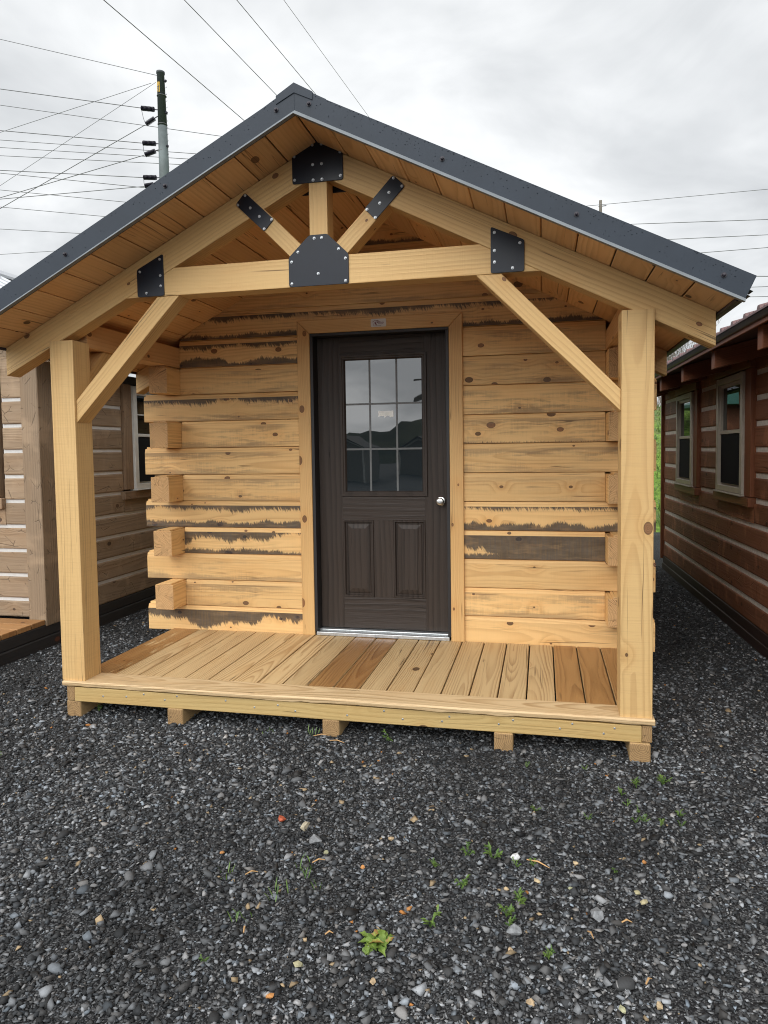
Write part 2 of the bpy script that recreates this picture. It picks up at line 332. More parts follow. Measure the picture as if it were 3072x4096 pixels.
# ------------------------------------------------------------------ the new log cabin
XC = 1.578                                   # ridge line
ZS = lambda x: 2.836 - .5025 * abs(x - XC)   # underside of the roof boards
ZR = lambda x: ZS(x) - .157                  # underside of the rafters
YW = 1.167                                   # face of the log wall
WE = [M['timber'], M['end']]
cabin = thing('log_cabin', 'new unstained pine log cabin with gabled front porch and dark brown door', 'log cabin', (1.6, 2.4, G))
def part(mb, name, mats, parent=None, bevel=.0035, **p): return mb.build(name, mats, parent or cabin, bevel, **p)
XZ = dict(A=(1, 0, 0), Bv=(0, 0, 1))
def xz(mb, poly, y0, y1, g=(1, 0), **k): mb.prism(poly, (0, y1, 0), (1, 0, 0), (0, 0, 1), y1 - y0, g=g, **k)
mir = lambda poly: [(2 * XC - x, z) for x, z in poly]

# posts
for x0, x1, sd in ((0, .146, .213), (3.042, 3.188, .671)):
    b = MB(); k = dict(st_top=0.0, st_bot=0.0, st_soft=.35, fh=.146)
    b.box(x0, x1, 0, .146, 0.001, 1.919, 'z', seed=sd, **k)
    part(b, 'post', [M['post'], M['end']])
# rafters, tie beam, king post, struts, braces (front truss)
Y0, Y1 = .012, .115
raf = [(XC, ZS(XC) - .001), (XC, ZR(XC)), (-.295, ZR(-.295)), (-.295, ZS(-.295) - .001)]
for i, pl in enumerate((raf, mir(raf))):
    b = MB(); xz(b, pl, Y0, Y1, g=(1, .5025 if i == 0 else -.5025), seed=(.37, .82)[i]); part(b, 'rafter', WE)
tz0, tz1 = 2.126, 2.272
xl = lambda z: XC - (ZR(XC) - z) / .5025
tie = [(xl(tz0) + .001, tz0), (2 * XC - xl(tz0) - .001, tz0), (2 * XC - xl(tz1) - .001, tz1), (xl(tz1) + .001, tz1)]
b = MB(); xz(b, tie, Y0, Y1, seed=.545); part(b, 'tie_beam', WE)
b = MB(); xz(b, [(1.53, tz1), (1.626, tz1), (1.626, ZR(1.626)), (XC, ZR(XC)), (1.53, ZR(1.53))], Y0, Y1, g=(0, 1), seed=.13); part(b, 'king_post', WE)
st = [(1.627, 2.292), (1.644, 2.2725), (1.7235, 2.2725), (1.944, ZR(1.944)), (1.868, ZR(1.868))]
for i, pl in enumerate((st, mir(st))):
    b = MB(); xz(b, pl, Y0, Y1, g=(1, 1) if i == 0 else (1, -1), seed=(.61, .29)[i]); part(b, 'strut', WE)
brL = [(.1465, 1.463), (.794, 2.1255), (.665, 2.1255), (.1465, 1.586)]
brR = [(3.0415, 1.455), (3.0415, 1.556), (2.492, 2.1255), (2.370, 2.1255)]
for pl, sd, g in ((brL, .467, (1, 1)), (brR, .905, (1, -1))):
    b = MB(); xz(b, pl, .014, .125, g=g, seed=sd); part(b, 'knee_brace', WE)
# header beams from post to wall plate, with their short braces
for x0, x1, sd in ((.0, .131, .733), (3.073, 3.204, .157)):
    b = MB()
    b.prism([(x0, 1.898), (x1, 1.898), (x1, ZS(x1) - .003), (x0, ZS(x0) - .003)], (0, 4.9, 0), (1, 0, 0), (0, 0, 1), 4.9 - .147, g=(0, 0.0001), seed=sd) if False else None
    # grain along y: prism extruded in x
    zt = min(ZS(x0), ZS(x1)) - .003
    b.box(x0, x1, .147, 4.9, 1.898, zt, 'yx' if x0 > 1 else 'yx', seed=sd)
    part(b, 'header_beam', [M['soffit'], M['end']])
    b = MB(); b.prism([(.147, 1.62), (.147, 1.728), (.318, 1.897), (.428, 1.897)], (x0 + .015, 0, 0), (0, 1, 0), (0, 0, 1), .10, g=(1, 1), seed=sd * .7 + .1)
    part(b, 'knee_brace', [M['timber'], M['end']])

# steel plates with bolts
def plate(poly, bolts, y=.0055):
    # rounded corners
    out = []; n = len(poly); r = .012
    for i in range(n):
        p = Vector(poly[i]); a = (Vector(poly[i - 1]) - p).normalized(); c = (Vector(poly[(i + 1) % n]) - p).normalized()
        p0, p1 = p + a * r, p + c * r
        for t in (0, .33, .67, 1):
            q = p0 * (1 - t) ** 2 + p * 2 * t * (1 - t) + p1 * t * t; out.append((q.x, q.y))
    b = MB(); xz(b, out, y, .0115); o = part(b, 'steel_plate', M['steel'], bevel=.0012)
    for x, z in bolts:
        b = MB(); b.tube([(x, y, z), (x, y - .002, z)], .0072, 12); b.tube([(x, y - .002, z), (x, y - .006, z), (x, y - .007, z)], [.0055, .0053, .003], 6)
        b.build('bolt', M['bolt'], o)
plate([(1.446, 2.639), (1.713, 2.639), (1.713, 2.787), (1.58, 2.858), (1.446, 2.788)], [(1.556, 2.822), (1.603, 2.822), (1.7, 2.774), (1.459, 2.774), (1.556, 2.726), (1.603, 2.726), (1.459, 2.658), (1.557, 2.65), (1.604, 2.65), (1.7, 2.659)])
plate([(1.417, 2.126), (1.734, 2.126), (1.735, 2.274), (1.625, 2.38), (1.529, 2.38), (1.417, 2.275)], [(1.557, 2.362), (1.596, 2.362), (1.469, 2.299), (1.684, 2.3), (1.434, 2.252), (1.719, 2.252), (1.575, 2.185), (1.433, 2.142), (1.718, 2.141)])
plate([(1.877, 2.427), (2.027, 2.578), (1.968, 2.637), (1.821, 2.486)], [(1.971, 2.621), (2.013, 2.578), (1.947, 2.553), (1.9, 2.506), (1.834, 2.481), (1.876, 2.438)])
plate([(1.287, 2.417), (1.342, 2.475), (1.186, 2.623), (1.133, 2.566)], [(1.188, 2.607), (1.147, 2.562), (1.215, 2.542), (1.264, 2.495), (1.33, 2.474), (1.289, 2.43)])
plate([(2.441, 2.128), (2.600, 2.128), (2.601, 2.276), (2.442, 2.349)], [(2.46, 2.319), (2.58, 2.262), (2.46, 2.234), (2.46, 2.18), (2.545, 2.147)])
plate([(.553, 2.127), (.711, 2.127), (.709, 2.348), (.552, 2.272)], [(.691, 2.319), (.572, 2.26), (.692, 2.234), (.693, 2.179), (.607, 2.146)])
# back plates of the truss (only their lower corners show)
b = MB(); xz(b, [(1.446, 2.62), (1.713, 2.62), (1.713, 2.76), (1.58, 2.83), (1.446, 2.76)], .1155, .121); part(b, 'steel_plate', M['steel'], bevel=.001)
b = MB(); xz(b, [(1.417, 2.128), (1.734, 2.128), (1.735, 2.274), (1.625, 2.38), (1.529, 2.38), (1.417, 2.275)], .1155, .121); part(b, 'steel_plate', M['steel'], bevel=.001)

# wall logs
PITCH = .191; ZB = -.0145
ST = {  # (course, side): st_top, st_bot, st_soft  (metres of stain from the edge)
 (0, 0): (.080, 0, .2, -.045, .45), (1, 0): (0, 0, .8), (2, 0): (0, 0, .9), (3, 0): (.055, .030, .3, -.075, .62), (4, 0): (.036, .044, .2), (5, 0): (0, 0, .8), (6, 0): (0, 0, .9),
 (7, 0): (0, 0, .9), (8, 0): (.030, 0, .9), (9, 0): (0, 0, .8), (10, 0): (.030, .050, .4),
 (0, 1): (0, 0, .2), (1, 1): (0, 0, .8), (2, 1): (0, 0, .15), (3, 1): (.085, .028, .4, .30, 2.22), (4, 1): (.022, .064, .2), (5, 1): (0, 0, .35), (6, 1): (0, 0, 1.0),
 (7, 1): (0, .005, .7), (8, 1): (0, 0, 1.0), (9, 1): (0, 0, .9), (10, 1): (0, 0, .8)}
for i in range(11):
    z0 = ZB + i * PITCH; z1 = z0 + PITCH
    for side in (0, 1):
        lng = i % 2 == 0 and i < 10
        if side == 0: xa, xb = ((-.165 - .002 * (8 - i) if lng else .1315), 1.06)
        else: xa, xb = 2.14, (3.378 if lng else 3.0725)
        t, bt, sf = ST[(i, side)][:3]; sd = (i * .137 + side * .461 + .071) % 1
        b = MB(); kw = dict(st_top=t, st_bot=bt, st_soft=sf, fh=.156)
        if len(ST[(i, side)]) > 3: kw['st_sl'], kw['st_u0'] = ST[(i, side)][3:]
        zf = z1 - .033
        # log: face below, a clean sloped lip above, a tongue at the top
        prof = [(YW, z0 + .0015), (YW, zf), (YW + .010, z1 - .002), (YW + .03, z1 - .002), (YW + .03, z1 + .010), (YW + .11, z1 + .010), (YW + .11, z1 - .002), (YW + .14, z1 - .002), (YW + .14, z0 + .0015)]
        for j in range(len(prof)):
            p, q = prof[j], prof[(j + 1) % len(prof)]
            k2 = kw if j == 0 else {}
            v0 = 0 if j == 0 else .2 + j * .1; dv = math.hypot(q[0] - p[0], q[1] - p[1])
            b.face([(xb, p[0], p[1]), (xb, q[0], q[1]), (xa, q[0], q[1]), (xa, p[0], p[1])][::-1] if False else [(xa, p[0], p[1]), (xb, p[0], p[1]), (xb, q[0], q[1]), (xa, q[0], q[1])],
                   [(xa, v0), (xb, v0), (xb, v0 + dv), (xa, v0 + dv)], 0, sd, **k2)
        b.face([(xa, p[0], p[1]) for p in prof][::1], [(p[0] - YW, p[1] - z0) for p in prof], 1, sd)
        b.face([(xb, p[0], p[1]) for p in prof][::-1], [(p[0] - YW, p[1] - z0) for p in prof][::-1], 1, sd)
        part(b, 'wall_log', [M['log'], M['end']], bevel=.0025)
# gable logs above the door head, cut to the roof slope
for i in range(11, 16):
    z0 = ZB + i * PITCH; z1 = z0 + PITCH; zf = z1 - .033
    hw = lambda z: max(0.0, (ZS(XC) + .02 - z) / .5025)
    b = MB(); sd = (i * .311 + .2) % 1
    kw = dict(st_top=(.03, .02, .0, .0, 0)[i - 11], st_bot=(.034, .0, .0, .03, 0)[i - 11], st_soft=.8, fh=.156)
    f = lambda za, zb, y0: [(max(.1315, XC - hw(za)), za), (min(3.0725, XC + hw(za)), za), (min(3.0725, XC + hw(zb)), zb), (max(.1315, XC - hw(zb)), zb)]
    if hw(zf) <= 0: zf = ZS(XC)
    pl = f(z0 + .0015, zf, 0)
    b.prism([(x, z - z0) for x, z in pl], (0, YW + .14, z0), (1, 0, 0), (0, 0, 1), .14, seed=sd, **kw)
    if hw(z1) > 0.02: b.prism([(x, z - z0) for x, z in f(zf, z1, 0)], (0, YW + .14, z0), (1, 0, 0), (0, 0, 1), .133, seed=sd)
    part(b, 'wall_log', [M['log'], M['end']], bevel=.002)
# side wall logs: odd courses run out past the corner
for i in range(10):
    z0 = ZB + i * PITCH; z1 = z0 + PITCH
    for x0, x1 in ((-.01, .13), (3.074, 3.214)):
        odd = i % 2 == 1
        ya = .985 + .008 * math.sin(i * 2.3) if odd else YW + .142
        b = MB(); sd = (i * .173 + x0 * .3 + .5) % 1
        kw = dict(st_top=.0, st_bot=.0, st_soft=.25, fh=.16)
        b.box(x0, x1, ya, 4.9, z0 + .002, z1 - .012, 'yx', seed=sd, **kw)
        b.box(x0 + .03, x1 - .012, ya + .001, 4.9, z1 - .012, z1 - .001, 'yx', seed=sd)
        part(b, 'wall_log', [M['log'], M['end']], bevel=.003)
b = MB(); b.box(-.01, 3.214, 4.902, 5.04, ZB, 1.95, 'x', seed=.4); xz(b, [(-.01, 1.95), (3.214, 1.95), (XC, 2.80)], 4.902, 5.04, seed=.7)
part(b, 'back_wall', [M['log'], M['end']])

# roof boards, each a board of one mesh per slope
YF, YB = -.285, 5.3
for sgn in (-1, 1):
    b = MB(); sl = math.atan(.5025); sx = math.cos(sl); sz = math.sin(sl)
    L = (3.462 - XC) / sx; n = 12; wd = L / n
    A = Vector((0, 1, 0)); Bv = Vector((sgn * sx, 0, -sz))
    for j in range(n):
        o = Vector((XC, YF, ZS(XC))) + Bv * (j * wd + .003)
        N = A.cross(Bv)
        # keep the body of the board above its underside
        if N.z > 0: b.prism([(0, 0), (YB - YF, 0), (YB - YF, wd - .006), (0, wd - .006)], o, A, Bv, .022)
        else: b.prism([(0, 0), (YB - YF, 0), (YB - YF, wd - .006), (0, wd - .006)], o - N * .022, A, Bv, .022)
    part(b, 'roof_boards', [M['soffit'], M['end']], bevel=.003)
    # metal sheet with ribs above the boards
    b = MB(); Bu = Bv; Nn = Vector((sgn * sz, 0, sx))
    e = 3.500 - XC; Ls = e / sx
    base = Vector((XC, 0, ZS(XC))) + Nn * .026
    ys = [YF - .008]; prof = [(YF - .006, 0)]
    y = YF + .06
    while y < YB - .1:
        prof += [(y, 0), (y + .012, .016), (y + .034, .016), (y + .046, 0)]; y += .229
    prof.append((YB + .02, 0))
    for (ya, ha), (yb, hb) in zip(prof, prof[1:]):
        q = [base + Vector((0, ya, 0)) + Nn * (ha + .02), base + Vector((0, yb, 0)) + Nn * (hb + .02)]
        q += [q[1] + Bu * Ls, q[0] + Bu * Ls]
        b.face(q if sgn < 0 else q[::-1])
    q = [base + Vector((0, YF, 0)), base + Vector((0, YB, 0))]; q += [q[1] + Bu * Ls, q[0] + Bu * Ls]
    b.face(q)
    part(b, 'roof_sheet', M['roofdark'], bevel=0)
    # eave edge
    b = MB(); p0 = Vector((XC, 0, ZS(XC))) + Bu * (Ls - .045) - Nn * .012
    b.prism([(YF, 0), (YB, 0), (YB, .05), (YF, .05)], p0, (0, 1, 0), Nn, .012) if sgn < 0 else b.prism([(YF, 0), (YB, 0), (YB, .05), (YF, .05)], p0 + Vector((0, 0, 0)), (0, 1, 0), Nn, .012)
    part(b, 'eave_edge', M['dark_trim'], bevel=.001)
    # fascia trim of folded metal with a hem toned as if catching light
    b = MB(); zb = lambda x: ZS(x) - .008
    xe_t, xe_b = XC + sgn * 1.951, XC + sgn * 1.905
    pl = [(XC, zb(XC)), (xe_b, zb(xe_b)), (xe_t, zb(xe_t) + .113 + .0), (XC, zb(XC) + .122)]
    pl[2] = (xe_t, zb(XC) + .122 - .5025 * abs(xe_t - XC))
    xz(b, pl, -.305, -.287, g=(1, -sgn * .5))
    fo = part(b, 'fascia', M['metal'], bevel=.0015)
    b = MB(); hm = [(XC, zb(XC) - .001), (xe_b, zb(xe_b) - .001), (xe_b + sgn * .006, zb(xe_b + sgn * .006) + .0135), (XC, zb(XC) + .0155)]
    h0 = [(-.322, p) for p in hm[:2]]
    A0, A1 = hm[0], hm[1]
    f = [Vector((A0[0], -.324, A0[1] - .004)), Vector((A1[0], -.324, A1[1] - .004)), Vector((hm[2][0], -.3055, hm[2][1])), Vector((hm[3][0], -.3055, hm[3][1]))]
    bk = [Vector((A0[0], -.300, A0[1] - .004)), Vector((A1[0], -.300, A1[1] - .004))]
    if sgn > 0: b.face(f); b.face([f[0], bk[0], bk[1], f[1]]); b.face([f[1], bk[1], f[2]])
    else: b.face(f[::-1]); b.face([f[0], bk[0], bk[1], f[1]][::-1]); b.face([f[1], bk[1], f[2]][::-1])
    b.build('hem', M['hem'], fo)
    for xs in ((.357, .917, 1.49) if sgn < 0 else (1.648, 2.256, 2.825, 3.405)):
        zc = ZS(xs) + .062
        b = MB(); b.tube([(xs, -.305, zc), (xs, -.308, zc)], .011, 12); b.tube([(xs, -.308, zc), (xs, -.317, zc), (xs, -.319, zc)], [.0075, .007, .003], 6)
        b.build('screw', M['dark_trim'], fo)
    # rain beads along the top of the fascia
    b = MB(); R_ = random.Random(11 + sgn)
    for _ in range(260 if sgn > 0 else 120):
        xs = XC + sgn * R_.uniform(.05, 1.9); tt = R_.random() ** 2.4
        zc = zb(xs) + .118 - .085 * tt; rr = R_.uniform(.0012, .0030)
        b.tube([(xs, -.3048, zc), (xs, -.3048 - rr * .55, zc - rr * .1), (xs, -.3048 - rr * .8, zc - rr * .15)], [rr, rr * .75, rr * .2], 6)
    o = b.build('rain_drops', M['metal_wet'] if 'metal_wet' in M else M['metal'], fo, smooth=True); o['kind'] = 'stuff'
# ridge cap in two laps
b = MB()
for w_, yy, dz in ((.150, -.300, .004), (.088, -.309, .010)):
    for sgn in (-1, 1):
        Bu = Vector((sgn * math.cos(math.atan(.5025)), 0, -math.sin(math.atan(.5025)))); Nn = Vector((-Bu.z * sgn, 0, abs(Bu.x)))
        zt = ZS(XC) - .008 + .122
        pl = [(XC, zt - .03 if w_ < .1 else zt - .002), (XC + sgn * w_, zt - .5025 * w_ - (.028 if w_ < .1 else .002)), (XC + sgn * w_, zt - .5025 * w_ + dz), (XC, zt + dz + .006)]
        xz(b, pl, yy, yy + .1 if w_ < .1 else YB, seed=.5)
part(b, 'ridge_cap', M['metal'], bevel=.0015)
# rafter tails along the eaves
tails = [1.285, 2.5, 3.7, 4.75]
for y in tails:
    for sgn in (-1, 1):
        xa, xb_ = XC + sgn * 1.876, XC + sgn * (1.592 if sgn < 0 else 1.638)
        pl = [(xb_, ZR(xb_)), (xa, ZR(xa)), (xa, ZS(xa) - .002), (xb_, ZS(xb_) - .002)]
        b = MB(); xz(b, pl, y, y + .1, g=(1, -sgn * .5)); part(b, 'rafter_tail', WE)

# deck
xs = [3.042 - .1478 * i for i in range(0, 21)][::-1]
xs = [x for x in xs if x > .1] ; xs = [.02] + xs + [3.19]
for i in range(len(xs) - 1):
    xa, xb_ = xs[i] + .0035, xs[i + 1] - .0035
    if xb_ - xa < .03: continue
    xm = (xa + xb_) / 2
    wetv = .95 if xm > 2.9 else .62 if 2.74 < xm <= 2.9 else .60 if 1.38 < xm < 1.68 else .55 if xm < .3 else .12
    b = MB(); b.box(xa, xb_, .152, YW + .02, -.034, random.uniform(-.0015, .001), 'y', wet=wetv, seed=(i * .3819 + .11) % 1)
    part(b, 'deck_board', [M['deck'], M['end']], bevel=.004)
# front cap with a waney edge
b = MB(); R_ = random.Random(3); n = 60; sd = .35
edge = []
for j in range(n + 1):
    x = .015 + (3.197 - .015) * j / n
    edge.append((x, -.026 + .004 * math.sin(x * 5.1) + .006 * max(0, math.sin(x * 2.3 + 1)) * R_.random(), -.020 - .006 * math.sin(x * 3.1 + .5) ** 2 * R_.random()))
for j in range(n):
    (xa, ya, za), (xb_, yb, zb_) = edge[j], edge[j + 1]
    b.face([(xa, ya + .006, .004), (xb_, yb + .006, .004), (xb_, .146, .004), (xa, .146, .004)], [(xa, ya), (xb_, yb), (xb_, .15), (xa, .15)], 0, sd)
    b.face([(xa, ya, -.004), (xb_, yb, -.004), (xb_, yb + .006, .004), (xa, ya + .006, .004)], [(xa, ya - .012), (xb_, yb - .012), (xb_, yb), (xa, ya)], 0, sd)
    b.face([(xa, ya + .004, za), (xb_, yb + .004, zb_), (xb_, yb, -.004), (xa, ya, -.004)], [(xa, ya - .03), (xb_, yb - .03), (xb_, yb - .012), (xa, ya - .012)], 0, sd)
    b.face([(xa, .146, -.03), (xb_, .146, -.03), (xb_, yb + .004, zb_), (xa, ya + .004, za)], None, 0, sd)
    b.face([(xb_, .146, -.03), (xa, .146, -.03), (xa, .146, .004), (xb_, .146, .004)], [(xb_, .18), (xa, .18), (xa, .15), (xb_, .15)], 0, sd)
for j, fl in ((0, False), (n, True)):
    x, y, z = edge[j]; q = [(x, .146, -.03), (x, y + .004, z), (x, y, -.004), (x, y + .006, .004), (x, .146, .004)]
    b.face(q if not fl else q[::-1], [(p[1], p[2]) for p in (q if not fl else q[::-1])], 1, sd)
part(b, 'deck_edge_board', [M['cap'], M['end']], bevel=0)
b = MB(); b.box(.084, 3.139, -.012, .026, -.112, -.0305, 'x', seed=.77); rim = part(b, 'rim_board', [M['rim'], M['end']])
for x, z in [(.267, -.072), (.413, -.065), (.522, -.045), (.65, -.068), (.724, -.043), (1.012, -.048), (1.178, -.074), (1.311, -.053), (1.408, -.078), (1.692, -.081), (1.888, -.044), (1.985, -.08), (2.187, -.077), (2.224, -.05), (2.469, -.071), (2.539, -.046), (2.762, -.071), (2.821, -.043), (2.966, -.08), (3.016, -.051)]:
    b = MB(); b.disc((x, -.012, z), (0, -1, 0), .0055, .0015); b.build('nail', M['bolt'], rim)
for xa, xb_ in ((.034, .082), (3.141, 3.186)):
    b = MB(); b.box(xa, xb_, -.010, 4.9, -.110, -.0305, 'yx', seed=xa / 4); part(b, 'rim_board', [M['skid'], M['end_dark']])
for i, (xa, xb_) in enumerate(((.028, .118), (.665, .757), (1.555, 1.647), (2.446, 2.538), (3.084, 3.178))):
    b = MB(); b.box(xa, xb_, -.018 + (.01, 0, .006, -.004, -.006)[i], 5.0, G - .006, -.1125, 'yx', seed=(i * .29 + .18) % 1)
    part(b, 'skid', [M['skid'], M['end_dark']], bevel=.006)

# door, casing, sill
b = MB()
DX0, DX1, DZ = 1.123, 2.083, 2.092
xz(b, [(DX0 - .09, 0), (DX0, 0), (DX0, DZ), (DX0 - .09, DZ + .09)], YW - .021, YW + .004, g=(0, 1), seed=.21)
xz(b, [(DX1, 0), (DX1 + .09, 0), (DX1 + .09, DZ + .09), (DX1, DZ)], YW - .021, YW + .004, g=(0, 1), seed=.58)
xz(b, [(DX0 + .0008, DZ + .0004), (DX1 - .0008, DZ + .0004), (DX1 + .0892, DZ + .09), (DX0 - .0892, DZ + .09)], YW - .021, YW + .004, seed=.83)
part(b, 'door_casing', [M['trim'], M['end']], bevel=.004)
b = MB()
xz(b, [(DX0 + .001, 0.028), (DX0 + .022, 0.028), (DX0 + .022, DZ - .021), (DX0 + .001, DZ - .021)], YW - .016, YW + .16, g=(0, 1))
xz(b, [(DX1 - .022, 0.028), (DX1 - .001, 0.028), (DX1 - .001, DZ - .021), (DX1 - .022, DZ - .021)], YW - .016, YW + .16, g=(0, 1))
xz(b, [(DX0 + .001, DZ - .0205), (DX1 - .001, DZ - .0205), (DX1 - .001, DZ - .001), (DX0 + .001, DZ - .001)], YW - .016, YW + .16)
part(b, 'door_jamb', M['plastic'], bevel=.002)
b = MB(); b.box(DX0 + .012, DX1 - .012, YW - .020, YW + .14, .0015, .026, 'x'); b.box(DX0 + .012, DX1 - .012, YW + .035, YW + .14, .0262, .034, 'x')
part(b, 'door_sill', M['threshold'], bevel=.003)
YD = 1.240
SX0, SX1, SZ0, SZ1 = 1.147, 2.059, .040, 2.070
gx0, gx1, gz0, gz1 = 1.336, 1.891, .996, 1.918
b = MB(); e = .0004
def sl(x0, x1, z0, z1, g, sd): xz(b, [(x0 + e, z0 + e), (x1 - e, z0 + e), (x1 - e, z1 - e), (x0 + e, z1 - e)], YD, YD + .042, g=g, seed=sd)
PX = [(1.313, 1.535), (1.675, 1.900)]
sl(SX0, 1.313, SZ0, SZ1, (0, 1), .12); sl(1.900, SX1, SZ0, SZ1, (0, 1), .87)
sl(1.313, 1.900, SZ0, .262, (1, 0), .33); sl(1.313, 1.900, .805, gz0, (1, 0), .64); sl(1.313, 1.900, gz1, SZ1, (1, 0), .51)
sl(1.535, 1.675, .262, .805, (0, 1), .44); sl(1.313, gx0, gz0, gz1, (0, 1), .14); sl(gx1, 1.900, gz0, gz1, (0, 1), .15)
door = part(b, 'door', M['door'], bevel=0)
# raised panels: sunk moulding, bevel, field
for x0, x1 in PX:
    b = MB(); z0, z1 = .262, .805
    def ring(d, y): return [(x0 + d, y, z0 + d), (x1 - d, y, z0 + d), (x1 - d, y, z1 - d), (x0 + d, y, z1 - d)]
    steps = [(0, YD + .001), (.004, YD - .006), (.012, YD - .006), (.018, YD + .012), (.026, YD + .012), (.031, YD + .006), (.060, YD - .003), (.062, YD - .003)]
    for (d0, ya), (d1, yb) in zip(steps, steps[1:]):
        r0, r1 = ring(d0, ya), ring(d1, yb)
        for j in range(4):
            q = [r0[j], r0[(j + 1) % 4], r1[(j + 1) % 4], r1[j]]
            b.face(q, [(p[2], p[0]) for p in q], 0, .2)
    q = ring(.062, YD - .003); b.face(q, [(p[2], p[0]) for p in q], 0, .26)
    b.build('door_panel', M['door'], door)
# glazing frame, pane, bars
b = MB(); x0, x1, z0, z1 = 1.308, 1.920, .968, 1.948
steps = [(0, YD), (.004, YD - .012), (.016, YD - .012), (.020, YD - .007), (.030, YD - .007), (.038, YD + .008), (.040, YD + .014)]
for (d0, ya), (d1, yb) in zip(steps, steps[1:]):
    r0, r1 = ring(d0, ya), ring(d1, yb)
    for j in range(4):
        q = [r0[j], r0[(j + 1) % 4], r1[(j + 1) % 4], r1[j]]
        b.face(q, [(p[2] * .3, p[0] * .3) for p in q], 0, .2)
fr_ = b.build('window_frame', M['door'], door)
b = MB(); b.box(1.345, 1.884, YD + .0105, YD + .016, 1.004, 1.911); pane = b.build('glass_pane', M['glass'], door)
b = MB()
for x in (1.519, 1.708): b.box(x - .0065, x + .0065, YD + .0085, YD + .0102, 1.006, 1.909)
zs_ = [1.006, 1.297, 1.608, 1.909]
for z in (1.297, 1.608):
    for xa, xb_ in ((1.347, 1.5122), (1.5258, 1.7012), (1.7148, 1.882)): b.box(xa, xb_, YD + .0088, YD + .0102, z - .0065, z + .0065)
b.build('muntin_bars', M['muntin'], door)
b = MB(); R_ = random.Random(5)   # ragged remains of a paper label on the glass
top_ = 1.558; pts = [(1.578 + .106 * j / 14, 1.514 + R_.uniform(-.004, .012)) for j in range(15)]
xz(b, [(1.684, top_)] + [(1.578, top_)] + pts, YD + .0092, YD + .0102); b.build('paper_label', M['sticker'], door)
b = MB()
b.tube([(2.010, YD - .0, .938), (2.010, YD - .006, .938), (2.010, YD - .010, .938)], [.033, .033, .026], 28)
b.tube([(2.010, YD - .009, .938), (2.010, YD - .03, .938), (2.010, YD - .045, .938), (2.010, YD - .060, .938), (2.010, YD - .066, .938)], [.012, .013, .025, .026, .019], 28)
kn = b.build('door_knob', M['knob'], door, smooth=True)
b = MB(); b.disc((2.010, YD - .066, .938), (0, -1, 0), .011, .002, 16); b.box(2.009, 2.011, YD - .0695, YD - .068, .933, .943); b.build('keyhole', M['threshold'], kn)
# dark room behind the logs (the opening is closed by the door)
# name plate above the door
sg = thing('sign', 'small white name plate with maroon roof emblem screwed above the dark door', 'sign', (1.6128, YW - .022, 2.112))
b = MB(); r = .007; pl = []
for cx, cz, a0 in ((1.665 - r, 2.1655 - r, 0), (1.5605 + r, 2.1655 - r, 90), (1.5605 + r, 2.1125 + r, 180), (1.665 - r, 2.1125 + r, 270)):
    pl += [(cx + r * math.cos(rad(a0 + t)), cz + r * math.sin(rad(a0 + t))) for t in (0, 30, 60, 90)]
xz(b, pl, YW - .0245, YW - .0215); b.build('plate', M['sign'], sg)
b = MB(); yf = YW - .0252
SP = lambda px, py: (1.5605 + (px - 80) / 1455 * .1045, 2.1655 - (py - 130) / 760 * .053)
def stroke(a, c, wd, m=0):
    p, q = Vector(SP(*a)), Vector(SP(*c)); d = (q - p).normalized(); nn = Vector((-d.y, d.x)) * wd / 2
    xz(b, [tuple(p - nn), tuple(q - nn), tuple(q + nn), tuple(p + nn)], yf - random.random() * .0002, YW - .0244, m=m)
stroke((230, 430), (470, 280), .0022); stroke((450, 280), (760, 420), .0022); stroke((550, 250), (880, 410), .0024); stroke((670, 250), (990, 410), .0024)
stroke((475, 410), (610, 720), .0068); stroke((400, 470), (350, 720), .0018); stroke((300, 735), (420, 735), .0014); stroke((520, 722), (660, 722), .0016); stroke((390, 600), (520, 600), .0014)
b.build('emblem', M['sign_red'], sg)
b = MB()
x = 545
for n_ in (3, 3, 4):
    for j in range(n_): stroke((x, 780 + (j % 2) * 12), (x + 30, 780 + (j % 2) * 12), .0022); x += 46
    x += 26
b.build('small_print', M['sign_ink'], sg)
def text(name, body, size, loc, m, parent, bold=0.0, rot=(rad(90), 0, 0), sx=1.0):
    c = bpy.data.curves.new(name, 'FONT'); c.body = body; c.size = size; c.extrude = .0002; c.offset = bold
    c.materials.append(m); tmp = bpy.data.objects.new(name, c); COL.objects.link(tmp)
    bpy.context.view_layer.update()
    me = bpy.data.meshes.new_from_object(tmp.evaluated_get(bpy.context.evaluated_depsgraph_get())); COL.objects.unlink(tmp); bpy.data.objects.remove(tmp)
    o = bpy.data.objects.new(name, me); COL.objects.link(o)
    o.location = loc; o.rotation_euler = rot; o.scale = (sx, 1, 1); o.parent = parent; o.matrix_parent_inverse = PINV[parent]; return o
lx, lz = SP(640, 540); text('lettering', 'MERICAN', .0115, (lx, yf, lz), M['sign_red'], sg, .0002, sx=1.0)
lx, lz = SP(760, 632); text('lettering', 'STRUCTURES', .0062, (lx, yf, lz), M['sign_red'], sg, .0001)
